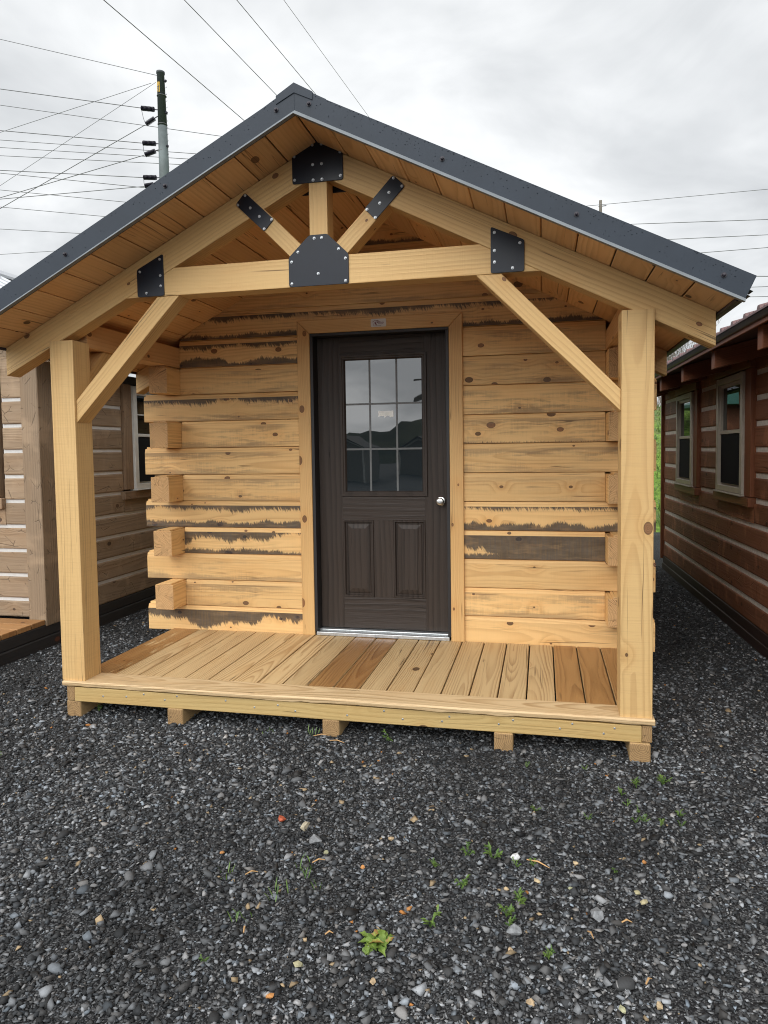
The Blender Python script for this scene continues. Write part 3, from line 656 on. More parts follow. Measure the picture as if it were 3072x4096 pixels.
# ------------------------------------------------------------------ neighbouring cabins
M['brown'] = wood('stained_brown_log', (.22, .088, .045), (.115, .042, .021), 50, .35, .35, (.045, .018, .010), .6, .2, .4, .4, hew=True, bumps=.5, spec=.22)
M['brown_trim'] = wood('stained_brown_trim', (.19, .064, .026), (.10, .034, .014), 70, .35, .2, (.05, .02, .01), .5, .2, .3, .2)
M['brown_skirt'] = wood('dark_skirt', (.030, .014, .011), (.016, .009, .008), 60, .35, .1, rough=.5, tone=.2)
M['chink'] = plain('chinking_tan', (.60, .54, .47), .85, var=.12, nscale=30, bump=.3, bscale=80)
M['chink_w'] = plain('chinking_white', (.56, .55, .53), .85, var=.04, nscale=30, bump=.3, bscale=80)
M['gray'] = wood('weathered_gray_log', (.285, .205, .132), (.165, .115, .074), 50, .35, .35, (.06, .03, .018), .65, .25, .35, .3, hew=.4, bumps=.5)
M['gray_trim'] = wood('weathered_gray_trim', (.27, .18, .11), (.155, .10, .062), 70, .4, .3, (.06, .03, .018), .65, .25, .4, .25, hew=.3)
M['charcoal'] = wood('charcoal_timber', (.028, .026, .026), (.017, .016, .016), 60, .3, .1, rough=.65, tone=.2)
M['orange_deck'] = wood('stained_deck', (.36, .19, .075), (.22, .10, .035), 60, .5, .2, rough=.5)
M['greige'] = plain('window_vinyl_greige', (.43, .38, .31), .45, var=.06)
M['vinyl_w'] = plain('window_vinyl_pale', (.64, .64, .60), .4, var=.05)
M['burgundy'] = plain('burgundy_sheet', (.115, .052, .048), .4, var=.12, nscale=6)
M['galv'] = plain('pale_metal_roof', (.42, .43, .45), .35, .3, .1, 5)
M['greenroof'] = plain('green_sheet', (.03, .14, .11), .4)
M['gutter'] = plain('dark_gutter', (.040, .033, .030), .3, var=.3, nscale=5)

def logs_wall(parent, zs, ya, yb, x_face, x_back, mat, chmat, ch=.019, ztop=1.95, zbot=-.04, holes=(), sgn=-1, bev=.012):
    """Squared logs along y with chinking between; the visible face is x_face. holes: (y0, y1, z0, z1)."""
    edges = [zbot] + list(zs) + [ztop]
    for i in range(len(edges) - 1):
        z0 = edges[i] + (ch if i else 0); z1 = edges[i + 1] - (ch if i + 1 < len(edges) - 1 else 0)
        cuts = sorted([(h[0], h[1]) for h in holes if h[2] < z1 - .02 and h[3] > z0 + .02])
        segs = []; y = ya
        for c0, c1 in cuts: segs.append((y, c0)); y = c1
        segs.append((y, yb))
        for (s0, s1) in segs:
            if s1 - s0 < .03: continue
            b = MB(); b.box(min(x_face, x_back), max(x_face, x_back), s0, s1, z0, z1, 'yx' if x_face > x_back else 'y-x', seed=random.random())
            b.build('wall_log', mat, parent, bev)
        for h in holes:      # what is left of a cut log under and over an opening
            for za, zb in ((z0, min(z1, h[2] + .004)), (max(z0, h[3] - .004), z1)):
                if h[2] < z1 - .02 and h[3] > z0 + .02 and zb - za > .012:
                    b = MB(); b.box(min(x_face, x_back), max(x_face, x_back), h[0], h[1], za, zb, 'yx' if x_face > x_back else 'y-x', seed=random.random()); b.build('wall_log', mat, parent, 0)
    for z in zs:
        cuts = sorted([(h[0], h[1]) for h in holes if h[2] < z and h[3] > z])
        y = ya
        xf = x_face + (.012 if x_face > x_back else -.012) * -1
        segs = []
        for c0, c1 in cuts: segs.append((y, c0)); y = c1
        segs.append((y, yb))
        for (s0, s1) in segs:
            if s1 - s0 < .03: continue
            b = MB(); b.box(min(xf, x_back), max(xf, x_back), s0 + .002, s1 - .002, z - ch - .004, z + ch + .004)
            b.build('chinking', chmat, parent, 0)

def dh_window(parent, y0, y1, z0, z1, xf, out, frm, rail_z, screen=True, grid=False):
    """Double-hung window in a wall whose outward direction is out (+1/-1 in x)."""
    X = lambda d: xf + out * d
    def slab(mb, ya, yb, za, zb, da, db): mb.box(min(X(da), X(db)), max(X(da), X(db)), ya, yb, za, zb)
    b = MB(); fw = .05
    slab(b, y0, y0 + fw, z0, z1, -.05, .035); slab(b, y1 - fw, y1, z0, z1, -.05, .035)
    slab(b, y0 + fw, y1 - fw, z1 - fw, z1, -.05, .035); slab(b, y0 + fw, y1 - fw, z0, z0 + fw, -.05, .035)
    win = b.build('window', frm, parent, .004)
    b = MB(); slab(b, y0 - .015, y1 + .015, z0 - .012, z0 - .001, -.02, .055); b.build('window_sill', frm, win, .003)
    for (za, zb, d, nm) in ((rail_z + .002, z1 - fw - .002, .004, 'upper'), (z0 + fw + .002, rail_z - .002, -.016, 'lower')):
        b = MB(); s = .028
        a0, a1 = y0 + fw + .002, y1 - fw - .002
        slab(b, a0, a0 + s, za, zb, d - .02, d + .012); slab(b, a1 - s, a1, za, zb, d - .02, d + .012)
        slab(b, a0 + s, a1 - s, zb - s, zb, d - .02, d + .012); slab(b, a0 + s, a1 - s, za, za + s, d - .02, d + .012)
        sa = b.build('sash', frm, win, .003)
        b = MB(); slab(b, a0 + s - .004, a1 - s + .004, za + s - .004, zb - s + .004, d - .012, d - .006)
        b.build('glass_pane', M['wglass'], win)
        if nm == 'upper' and grid:
            b = MB(); ym = (a0 + a1) / 2; zm = (za + zb) / 2
            slab(b, ym - .006, ym + .006, za + s, zb - s, d - .005, d - .002); slab(b, a0 + s, ym - .0065, zm - .006, zm + .006, d - .005, d - .002); slab(b, ym + .0065, a1 - s, zm - .006, zm + .006, d - .005, d - .002)
            b.build('muntin_bars', frm, win)
        if nm == 'lower' and screen:
            b = MB(); slab(b, a0 + .012, a1 - .012, za + .012, zb - .002, .006, .010); b.build('insect_screen', M['screen'], win)
    return win

# right: stained brown cabin (local frame, wall face at x = 0, turned 1.4 degrees)
BZ = 0.0
rc = thing('log_cabin', 'reddish brown chinked log cabin with two windows to the right of the new cabin', 'log cabin', (4.262, 0, 0), math.atan(.025), local=True)
zs = [.122, .312, .503, .692, .878, 1.067, 1.256, 1.446, 1.634, 1.818]
YA, YBk = -.9, 5.45
wins = ((2.28, 2.99, .912, 1.846), (3.88, 4.575, .895, 1.822))
holes = [(a - .145, c + .085, z0 - .085, z1 + .10) for a, c, z0, z1 in wins]
logs_wall(rc, zs, YA, YBk, 0.0, .15, M['brown'], M['chink'], .019, 2.0, -.04, holes)
for k_, (a, c, z0, z1) in enumerate(wins):
    dh_window(rc, a, c, z0, z1, -.012, -1, M['greige'], (z0 + z1) / 2 + .005)
    b = MB(); b.box(-.028, .10, a - .145, a - .001, z0 - .010, z1 + .012, 'z'); b.build('window_casing', M['brown_trim'], rc, .006)
    b = MB(); b.box(-.028, .10, c + .001, c + .085, z0 - .010, z1 + .012, 'z'); b.build('window_casing', M['brown_trim'], rc, .006)
    b = MB(); b.box(-.040, .10, a - .155, c + .095, z1 + .0125, z1 + .10, 'yx'); b.build('window_casing', M['brown_trim'], rc, .006)
    b = MB(); b.box(-.045, .10, a - .155, c + .09, z0 - .085, z0 - .0125, 'y-x'); b.build('window_casing', M['brown_trim'], rc, .006)
    b = MB(); b.box(.055, .12, a - .1, c + .05, z0 - .05, z1 + .05); b.build('unlit_room_box', M['screen'], rc)  # added dark box in place of the unlit room, no blind
b = MB(); b.box(-.030, .10, YBk - .0, YBk + .05, -.075, 1.93, 'z'); b.box(.101, .24, YBk + .001, YBk + .045, -.075, 1.93, 'z'); b.build('corner_board', M['brown_trim'], rc, .005)
b = MB(); b.box(-.005, .12, YA, YBk, -.122, -.0415, 'y-x'); b.box(-.014, .12, YA, YBk, G - .01, -.124, 'y-x'); b.build('skirt_timber', M['brown_skirt'], rc, .006)
for y in (-.15, .72, 1.665, 2.59, 3.49, 4.42, 5.30):
    b = MB(); s_ = .25
    b.prism([(-.40, 1.808), (.12, 1.808 + .52 * s_), (.12, 1.936 + .52 * s_), (-.40, 1.936)], (0, y + .085, 0), (1, 0, 0), (0, 0, 1), .085, g=(1, s_)); b.build('rafter_tail', M['brown_trim'], rc, .004)
b = MB(); s_ = .25
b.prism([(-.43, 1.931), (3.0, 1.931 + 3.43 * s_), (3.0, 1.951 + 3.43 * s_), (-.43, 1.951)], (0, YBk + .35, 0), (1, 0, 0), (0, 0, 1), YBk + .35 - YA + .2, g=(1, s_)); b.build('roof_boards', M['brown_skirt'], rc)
b = MB(); b.box(-.445, -.4315, YA - .2, YBk + .35, 1.922, 1.952, 'y-x'); b.build('eave_board', M['brown_trim'], rc, .002)
b = MB(); b.prism([(-.460, 1.948), (-.4465, 1.944), (-.4465, 1.980), (-.470, 1.981), (-.472, 1.975)], (0, YBk + .36, 0), (1, 0, 0), (0, 0, 1), YBk + .56 - YA); b.build('fascia', M['gutter'], rc, .002)
b = MB(); prof = []; y = YA - .2
while y < YBk + .35:
    prof += [(y, 0), (y + .014, .021), (y + .042, .021), (y + .056, 0), (y + .095, 0), (y + .101, .006), (y + .113, .006), (y + .119, 0), (y + .158, 0), (y + .164, .006), (y + .176, .006), (y + .182, 0)]; y += .229
for (ya, ha), (yb, hb) in zip(prof, prof[1:]):
    b.face([(-.482, ya, 1.984 + ha), (-.482, yb, 1.984 + hb), (3.0, yb, 1.984 + hb + 3.48 * s_), (3.0, ya, 1.984 + ha + 3.48 * s_)])
    b.face([(-.482, yb, 1.984 + hb), (-.482, ya, 1.984 + ha), (-.482, ya, 1.974), (-.482, yb, 1.974)])
b.build('roof_sheet', M['burgundy'], rc)
b = MB(); b.box(.152, 5.8, YA, YA + .15, -.1, 2.0); b.box(.152, 5.8, YBk - .15, YBk - .002, -.1, 2.0); b.box(5.8, 5.95, YA, YBk, -.1, 2.0)
b.prism([(.1, 2.0), (5.9, 2.0), (3.0, 2.70)], (0, YBk - .01, 0), (1, 0, 0), (0, 0, 1), .14); b.prism([(.1, 2.0), (5.9, 2.0), (3.0, 2.70)], (0, YA + .15, 0), (1, 0, 0), (0, 0, 1), .14)
b.build('end_wall', M['brown'], rc)
b = MB(); b.face([(6.4, YA - .2, 2.03), (6.4, YBk + .35, 2.03), (3.0, YBk + .35, 2.897), (3.0, YA - .2, 2.897)]); b.face([(6.4, YA - .2, 2.0), (3.0, YA - .2, 2.867), (3.0, YBk + .35, 2.867), (6.4, YBk + .35, 2.0)]); b.build('roof_sheet', M['burgundy'], rc)

# left: weathered gray-brown cabin with its own deck
lc = thing('log_cabin', 'weathered gray-brown log cabin with white chinking left of the new cabin', 'log cabin', (-3.2, 3.2, G))
X0 = -1.06
zs = [.168, .356, .550, .738, .932, 1.120, 1.317, 1.515, 1.704]
logs_wall(lc, zs, 1.330, 6.2, X0, X0 - .15, M['gray'], M['chink_w'], .0135, 2.0, -.02, [(2.225, 3.22, .866, 1.965)])
dh_window(lc, 2.352, 3.09, .957, 1.915, X0 + .010, 1, M['vinyl_w'], 1.445, True, True)
b = MB(); b.box(X0 - .1, X0 + .022, 2.228, 2.351, .958, 1.925, 'z'); b.build('window_casing', M['gray_trim'], lc, .005)
b = MB(); b.box(X0 - .1, X0 + .022, 3.091, 3.214, .958, 1.925, 'z'); b.build('window_casing', M['gray_trim'], lc, .005)
b = MB(); b.box(X0 - .1, X0 + .035, 2.19, 3.25, .868, .943, 'yx'); b.build('window_casing', M['gray_trim'], lc, .005)
b = MB(); b.box(X0 - .1, X0 + .030, 2.19, 3.25, 1.9265, 1.999, 'yx'); b.build('window_casing', M['charcoal'], lc, .005)  # charcoal paints the shadow under the eave onto the head casing
b = MB(); b.box(X0 - .2, X0 - .12, 2.3, 3.15, .9, 1.95); b.build('unlit_room_box', M['screen'], lc)  # dark box stands in for the darkness behind the window
b = MB(); b.box(-1.211, X0 + .004, 1.165, 1.327, -.035, 2.02, 'z', seed=.62); b.build('corner_post', M['gray'], lc, .008)
# front wall: logs along x
edges = [-.0] + [.160, .352, .545, .735, .930, 1.122, 1.318, 1.515, 1.716] + [2.06]
wx0, wx1, wz0, wz1 = -2.45, -1.415, .872, 1.97
for i in range(len(edges) - 1):
    z0 = edges[i] + (.0135 if i else .022); z1 = edges[i + 1] - .0135
    segs = [(-5.3, -1.2125)] if z1 < wz0 + .02 or z0 > wz1 - .02 else [(-5.3, wx0), (wx1, -1.2125)]
    for a, c in segs:
        b = MB(); b.box(a, c, 1.20, 1.34, z0, z1, 'x'); b.build('wall_log', M['gray'], lc, .01)
    if len(segs) == 2:
        for za, zb in ((z0, min(z1, wz0 + .004)), (max(z0, wz1 - .004), z1)):
            if zb - za > .012:
                b = MB(); b.box(wx0, wx1, 1.20, 1.34, za, zb, 'x'); b.build('wall_log', M['gray'], lc, 0)
    if 0 < i:
        z = edges[i]
        for a, c in ([(-5.3, -1.2125)] if z < wz0 or z > wz1 else [(-5.3, wx0), (wx1, -1.2125)]):
            b = MB(); b.box(a, c - .002, 1.212, 1.33, z - .0205, z + .0205); b.build('chinking', M['chink_w'], lc)
b = MB(); b.box(wx0 + .12, wx1 - .13, 1.19, 1.30, .957, 1.90); wn = b.build('window', M['vinyl_w'], lc, .005)
b = MB(); b.box(wx0 + .18, wx1 - .19, 1.184, 1.1895, 1.01, 1.85); b.build('glass_pane', M['wglass'], wn)
b = MB(); b.box(wx0, wx1, 1.165, 1.30, wz0, .955, 'x'); b.box(wx0 + .03, wx0 + .119, 1.178, 1.30, .956, 1.93, 'z'); b.box(wx1 - .129, wx1 - .045, 1.178, 1.30, .956, 1.93, 'z'); b.box(wx0, wx1, 1.172, 1.30, 1.931, wz1, 'x')
b.build('window_casing', M['gray_trim'], lc, .005)
# base timbers, deck
b = MB(); b.box(-5.3, X0 + .008, -1.2, 6.2, G - .01, -.112, 'yx'); b.box(-5.3, X0 - .002, -1.2, 6.2, -.110, -.022, 'yx'); b.build('base_timber', M['charcoal'], lc, .008)
for i in range(16):
    y1 = 1.16 - .146 * i
    b = MB(); b.box(-5.3, X0 - .004, y1 - .139, y1, -.0215, .018, 'x', seed=(i * .37) % 1); b.build('deck_board', M['orange_deck'], lc, .004)
# roof: ridge along y
rs = .5; re = -.75; rr_ = -3.2
for sgn in (1, -1):
    xe = re if sgn > 0 else 2 * rr_ - re
    zr = 2.07 + rs * abs(rr_ - re)
    b = MB(); prof = []; y = .95
    while y < 6.5:
        prof += [(y, 0), (y + .012, .02), (y + .04, .02), (y + .052, 0)]; y += .229
    for (ya, ha), (yb, hb) in zip(prof, prof[1:]):
        q = [(xe, ya, 2.07 + ha), (xe, yb, 2.07 + hb), (rr_, yb, zr + hb), (rr_, ya, zr + ha)]
        b.face(q if sgn > 0 else q[::-1])
    b.build('roof_sheet', M['galv'], lc)
    b = MB(); b.prism([(xe, 2.0), (xe, 2.064), (rr_, zr - .006), (rr_, zr - .07)], (0, 6.5, 0), (1, 0, 0), (0, 0, 1), 5.55); b.build('roof_boards', M['charcoal'], lc)
b = MB()
b.prism([(rr_ - .2, zr - .085), (rr_, zr + .02), (rr_ + .2, zr - .085), (rr_ + .2, zr - .055), (rr_, zr + .05), (rr_ - .2, zr - .055)], (0, 6.5, 0), (1, 0, 0), (0, 0, 1), 5.5); b.build('ridge_cap', M['galv'], lc, .002)
b = MB(); b.box(-5.3, -1.2, 6.05, 6.2, -.1, 2.0); b.box(-5.45, -5.301, 1.2, 6.2, -.1, 2.0)
b.prism([(-5.4, 2.0), (-1.0, 2.0), (rr_, zr - .08)], (0, 1.36, 0), (1, 0, 0), (0, 0, 1), .1); b.build('end_wall', M['gray'], lc)

# ------------------------------------------------------------------ ground, bank, hills
def vnoise(x, y, s): return math.sin(x * s * 1.7 + 1.3 * math.sin(y * s * 1.1)) * math.cos(y * s * 1.3 + math.sin(x * s * .7))
t = NT('gravel_ground'); o = t.obj()
v1 = t.n('ShaderNodeTexVoronoi', {'Vector': o, 'Scale': 95.0}, voronoi_dimensions='2D'); v2 = t.n('ShaderNodeTexVoronoi', {'Vector': o, 'Scale': 210.0}, voronoi_dimensions='2D')
c1 = t.n('ShaderNodeSeparateColor', {0: v1.outputs['Color']}); c2 = t.n('ShaderNodeSeparateColor', {0: v2.outputs['Color']})
gcol = t.mix(t.m('POWER', c1.outputs[0], 2.6), (.010, .010, .011), (.15, .152, .155)); gcol2 = t.mix(t.m('POWER', c2.outputs[1], 3.0), (.008, .008, .009), (.14, .14, .14))
g_ = t.mix(t.mr(v1.outputs['Distance'], .25, .5), gcol, gcol2)
g_ = t.mix(t.m('MULTIPLY', t.mr(t.noise(o, .9, 4), .45, .7), .5), g_, (.012, .012, .0125))
t.bump(t.m('SUBTRACT', 1.0, t.m('ADD', v1.outputs['Distance'], t.m('MULTIPLY', v2.outputs['Distance'], .5))), .8, .012)
M['ground'] = t.set(Base_Color=g_, Roughness=.85, Specular_IOR_Level=.3)
b = MB(); b.face([(-300, -300, G), (300, -300, G), (300, 300, G), (-300, 300, G)])
gr = b.build('ground', M['ground']); gr['kind'] = 'structure'

t = NT('grass_bank'); o = t.obj()
n1 = t.noise(o, 1.1, 5, .6); n2 = t.noise(o, 14, 4, .7); n3 = t.noise(o, 5, 3)
gc = t.mix(t.mr(n2, .3, .7), (.065, .13, .022), (.20, .31, .055)); gc = t.mix(t.mr(n1, .5, .68), gc, (.13, .115, .065))
gc = t.mix(t.mr(n3, .6, .75), gc, (.03, .05, .015))
t.bump(t.m('ADD', n2, n3), .9, .08)
M['grass'] = t.set(Base_Color=gc, Roughness=.9, Specular_IOR_Level=.2)
def bank_z(x, y):
    yy = y - (9.1 + .3 * math.sin(x * .9) + .2 * math.sin(x * 2.3)) - .10 * abs(x - 4.5) * 0
    if yy <= 0: return G - .06
    k = min(1, yy / 5.0); s = k * k * (3 - 2 * k)
    return G - .06 + 2.35 * s + max(0, yy - 5) * .055 + .09 * vnoise(x, y, 1.9) * min(1, yy) + .05 * vnoise(x, y, 4.3) * min(1, yy)
b = MB(); xs_ = np.concatenate([np.linspace(-60, -6, 22), np.linspace(-5.5, 14, 66), np.linspace(15, 70, 20)]); ys_ = np.concatenate([np.linspace(8.6, 22, 52), np.linspace(23, 80, 20)])
for i in range(len(xs_) - 1):
    for j in range(len(ys_) - 1):
        b.face([(float(x), float(y), bank_z(float(x), float(y))) for x, y in ((xs_[i], ys_[j]), (xs_[i + 1], ys_[j]), (xs_[i + 1], ys_[j + 1]), (xs_[i], ys_[j + 1]))])
hb = b.build('hill', M['grass'], smooth=True); hb['kind'] = 'structure'
# far wooded ridge behind the photographer, mirrored in the door glass
t = NT('far_woods'); o = t.obj(); M['woods'] = t.set(Base_Color=t.mix(t.mr(t.noise(o, .12, 6, .7), .35, .65), (.012, .018, .010), (.05, .055, .03)), Roughness=.95, Specular_IOR_Level=.1)
b = MB(); R_ = random.Random(9); N_ = 160
for i in range(N_):
    a0, a1 = [rad(95 + 170 * (i + d) / N_) for d in (0, 1)]
    def hz(a): return 4.9 + 1.0 * math.sin(a * 7) + .9 * math.sin(a * 19 + 1) + .5 * math.sin(a * 61) + .35 * math.sin(a * 143)
    P = lambda a, rr, z: (2 + rr * math.sin(a), rr * math.cos(a), z)
    b.face([P(a0, 60, G - .1), P(a1, 60, G - .1), P(a1, 78, hz(a1)), P(a0, 78, hz(a0))]); b.face([P(a0, 78, hz(a0)), P(a1, 78, hz(a1)), P(a1, 120, hz(a1) * .9), P(a0, 120, hz(a0) * .9)])
hf = b.build('hill', M['woods'], smooth=True); hf['kind'] = 'structure'

# ------------------------------------------------------------------ gravel
rng = np.random.default_rng(4)
t = NT('gravel_stone'); vc = t.n('ShaderNodeAttribute', None, attribute_name='col').outputs['Color']; o = t.obj()
nz = t.noise(o, 160, 3); cc_ = t.mix(t.m('MULTIPLY', t.mr(nz, .35, .65), .4), vc, (.02, .02, .021), 'MULTIPLY')
M['stone'] = t.set(Base_Color=t.mix(t.m('MULTIPLY', nz, .5), vc, cc_), Roughness=.75, Specular_IOR_Level=.28)
def ico(jit, r):
    p = (1 + 5 ** .5) / 2
    v = np.array([(-1, p, 0), (1, p, 0), (-1, -p, 0), (1, -p, 0), (0, -1, p), (0, 1, p), (0, -1, -p), (0, 1, -p), (p, 0, -1), (p, 0, 1), (-p, 0, -1), (-p, 0, 1)]) / 1.9
    f = np.array([(0, 11, 5), (0, 5, 1), (0, 1, 7), (0, 7, 10), (0, 10, 11), (1, 5, 9), (5, 11, 4), (11, 10, 2), (10, 7, 6), (7, 1, 8), (3, 9, 4), (3, 4, 2), (3, 2, 6), (3, 6, 8), (3, 8, 9), (4, 9, 5), (2, 4, 11), (6, 2, 10), (8, 6, 7), (9, 8, 1)])
    return v * (1 + r.uniform(-jit, jit, (12, 1))) + r.uniform(-.12, .12, (12, 3)), f
def octa(r):
    v = np.array([(1, 0, 0), (.1, 1, 0), (-1, .1, 0), (0, -1, 0), (.5, .4, 1), (-.5, -.4, 1), (0, 0, -1)], float) * .9
    f = np.array([(0, 1, 4), (1, 2, 4), (2, 5, 4), (2, 3, 5), (3, 0, 5), (0, 4, 5), (1, 0, 6), (2, 1, 6), (3, 2, 6), (0, 3, 6)])
    return v * r.uniform(.75, 1.3, (7, 1)) + r.uniform(-.34, .34, (7, 3)), f
shapes = [ico(.35, rng) for _ in range(6)]; shards = [octa(rng) for _ in range(8)]
camxy = np.array([2.682, -3.342])
def gravel(name, n_try, size_fn, sh, keep_fn, lift):
    x = rng.uniform(-3.0, 5.2, n_try); y = rng.uniform(-2.4, 8.5, n_try)
    d = np.hypot(x - camxy[0], y - camxy[1])
    # within a generous cone around the view, and not inside the buildings
    fwd = np.array([-.2115, .9774]); a = (x - camxy[0]) * fwd[0] + (y - camxy[1]) * fwd[1]; s = np.abs((x - camxy[0]) * fwd[1] - (y - camxy[1]) * fwd[0])
    ok = (rng.uniform(0, 1, n_try) < keep_fn(d)) & (s < a * .72 + .55) & ~((x > 4.24 - .025 * y)) & ~((x < -1.04) & (y > -1.2)) & ~((x > .2) & (x < 3.0) & (y > .9))
    x, y, d = x[ok], y[ok], d[ok]; n = len(x)
    sz = size_fn(n)
    ax = rng.uniform(0, 2 * np.pi, n); tilt = rng.normal(0, .38, n); ta = rng.uniform(0, 2 * np.pi, n)
    sc = np.stack([sz * rng.uniform(.85, 1.35, n), sz * rng.uniform(.6, 1.0, n), sz * rng.uniform(.24, .58, n)], 1)
    g = rng.uniform(0, 1, n); val = np.where(g < .46, rng.uniform(.014, .05, n), np.where(g < .87, rng.uniform(.05, .16, n), rng.uniform(.15, .28, n)))
    val = val * (1.08 + .30 * np.sin(x * 2.1 + 1.2 * np.sin(y * 1.3)) * np.cos(y * 1.9 + .7 * np.sin(x * 2.9)))
    val = val * (1 + .22 * np.sin(x * 6.3 + 2 * np.sin(y * 3.1)) * np.sin(y * 7.1 + 1.5 * np.sin(x * 4.4)))
    tint = rng.normal(0, .04, (n, 1)); col = val[:, None] * np.concatenate([.97 - tint, np.ones((n, 1)), 1.035 + tint], 1)
    tan = rng.uniform(0, 1, n) < .006; col[tan] = np.array([.30, .22, .13]) * rng.uniform(.6, 1.3, (tan.sum(), 1))
    org = rng.uniform(0, 1, n) < .0010; col[org] = np.array([.36, .15, .04]) * rng.uniform(.7, 1.2, (org.sum(), 1))
    V = []; Fc = []; Cc = []; off = 0; which = rng.integers(0, len(sh), n)
    for k_ in range(len(sh)):
        idx = np.where(which == k_)[0]; v, f = sh[k_]; m_ = len(idx)
        if not m_: continue
        p = v[None] * sc[idx][:, None, :]
        ca, sa = np.cos(ax[idx]), np.sin(ax[idx])
        px = p[..., 0] * ca[:, None] - p[..., 1] * sa[:, None]; py = p[..., 0] * sa[:, None] + p[..., 1] * ca[:, None]; pz = p[..., 2]
        ux, uy = np.cos(ta[idx])[:, None], np.sin(ta[idx])[:, None]; ct, st_ = np.cos(tilt[idx])[:, None], np.sin(tilt[idx])[:, None]
        al = px * ux + py * uy; pe = -px * uy + py * ux
        al2 = al * ct - pz * st_; pz2 = al * st_ + pz * ct
        px = al2 * ux - pe * uy; py = al2 * uy + pe * ux
        P = np.stack([px + x[idx][:, None], py + y[idx][:, None], pz2 + (G + lift * sz[idx])[:, None]], -1)
        V.append(P.reshape(-1, 3)); Fc.append((f[None] + (off + np.arange(m_) * len(v))[:, None, None]).reshape(-1, 3)); off += m_ * len(v)
        Cc.append(np.repeat(col[idx], len(f), axis=0))
    V = np.concatenate(V).astype(np.float32); Fc = np.concatenate(Fc).astype(np.int32); Cc = np.concatenate(Cc)
    return V, Fc, Cc
parts_ = [gravel('g', 560000, lambda n: np.clip(rng.lognormal(math.log(.0058), .32, n), .003, .011), shards, lambda d: np.minimum(1, (2.9 / d) ** 2.4), .25),
          gravel('g', 260000, lambda n: np.clip(rng.lognormal(math.log(.0098), .28, n), .006, .02), shards, lambda d: np.minimum(1, (3.4 / d) ** 1.8), .3),
          gravel('g', 15000, lambda n: np.clip(rng.lognormal(math.log(.0155), .22, n), .012, .026), shards + shapes[:2], lambda d: np.minimum(1, (4.5 / d) ** 1.4), .25)]
V = np.concatenate([p[0] for p in parts_]); offs = np.cumsum([0] + [len(p[0]) for p in parts_[:-1]])
Fc = np.concatenate([p[1] + o_ for p, o_ in zip(parts_, offs)]); Cc = np.concatenate([p[2] for p in parts_])
me = bpy.data.meshes.new('gravel'); me.vertices.add(len(V)); me.vertices.foreach_set('co', V.ravel())
me.loops.add(Fc.size); me.loops.foreach_set('vertex_index', Fc.ravel()); me.polygons.add(len(Fc))
me.polygons.foreach_set('loop_start', np.arange(0, Fc.size, 3, dtype=np.int32))
at = me.attributes.new('col', 'FLOAT_COLOR', 'FACE'); at.data.foreach_set('color', np.concatenate([Cc, np.ones((len(Cc), 1))], 1).astype(np.float32).ravel())
me.materials.append(M['stone']); me.update(); me.validate()
go = bpy.data.objects.new('gravel', me); COL.objects.link(go); go['kind'] = 'stuff'
print('gravel tris', len(Fc))

# loose stones and splinters that stand out
def stone(name, x, y, r, colr, label, cat, group=None, flat=.55, seed=1):
    rr = np.random.default_rng(seed); v, f = ico(.3, rr)
    b = MB(); a = rr.uniform(0, 6.28); ca, sa = math.cos(a), math.sin(a)
    P = [(x + (p[0] * ca - p[1] * .75 * sa) * r, y + (p[0] * sa + p[1] * .75 * ca) * r, G + .006 + (p[2] + .45) * r * flat) for p in v]
    for q in f: b.face([P[i] for i in q])
    k_ = 'pebble_%02d' % int(seed)
    M[k_] = plain('pebble', colr, .75, var=.3, nscale=60, bump=.4)
    return tag(b.build(name, M[k_]), label, cat, group)
stone('brick_chip', 1.652, -.832, .020, (.36, .075, .03), 'flat red brick chip lying in the dark gravel', 'brick chip', seed=41)
stone('stone', 2.582, -.917, .021, (.62, .62, .62), 'small bright white stone beside the green weeds in the gravel', 'stone', seed=42)
stone('stone', 1.763, -.864, .026, (.40, .35, .25), 'pitted pale lump of rock right of the red brick chip', 'stone', seed=43)
TAN = [(1.899, -1.013), (2.117, -.88), (1.991, -1.558), (2.217, -1.571), (2.663, -1.038), (2.772, -1.058), (3.003, -1.082), (2.587, -1.377), (2.982, -1.506), (2.796, -.905), (2.559, -1.098), (2.988, -1.037), (2.647, -1.563), (2.887, -1.54)]
for i, (x, y) in enumerate(TAN): stone('stone', x, y, random.uniform(.010, .016), (.36 * random.uniform(.75, 1.1), .28, .165), 'small tan stone among the dark gravel', 'stone', 'tan stones scattered in the gravel', seed=50 + i)
for i, (x, y) in enumerate([(2.055, -1.072), (1.521, -1.086), (2.26, -1.257), (3.034, -.856), (1.955, -1.678)]): stone('stone', x, y, .0105, (.38, .17, .05), 'small orange stone among the dark gravel', 'stone', 'orange stones scattered in the gravel', seed=70 + i)
for i, (x, y) in enumerate([(2.597, -1.298), (2.852, -1.179), (1.836, -.95)]): stone('stone', x, y, .027, (.17, .175, .18), 'larger flat gray slate stone among the dark gravel', 'stone', 'gray slate stones in the gravel', seed=80 + i)
M['straw'] = plain('wood_splinter', (.40, .235, .10), .8, var=.25)
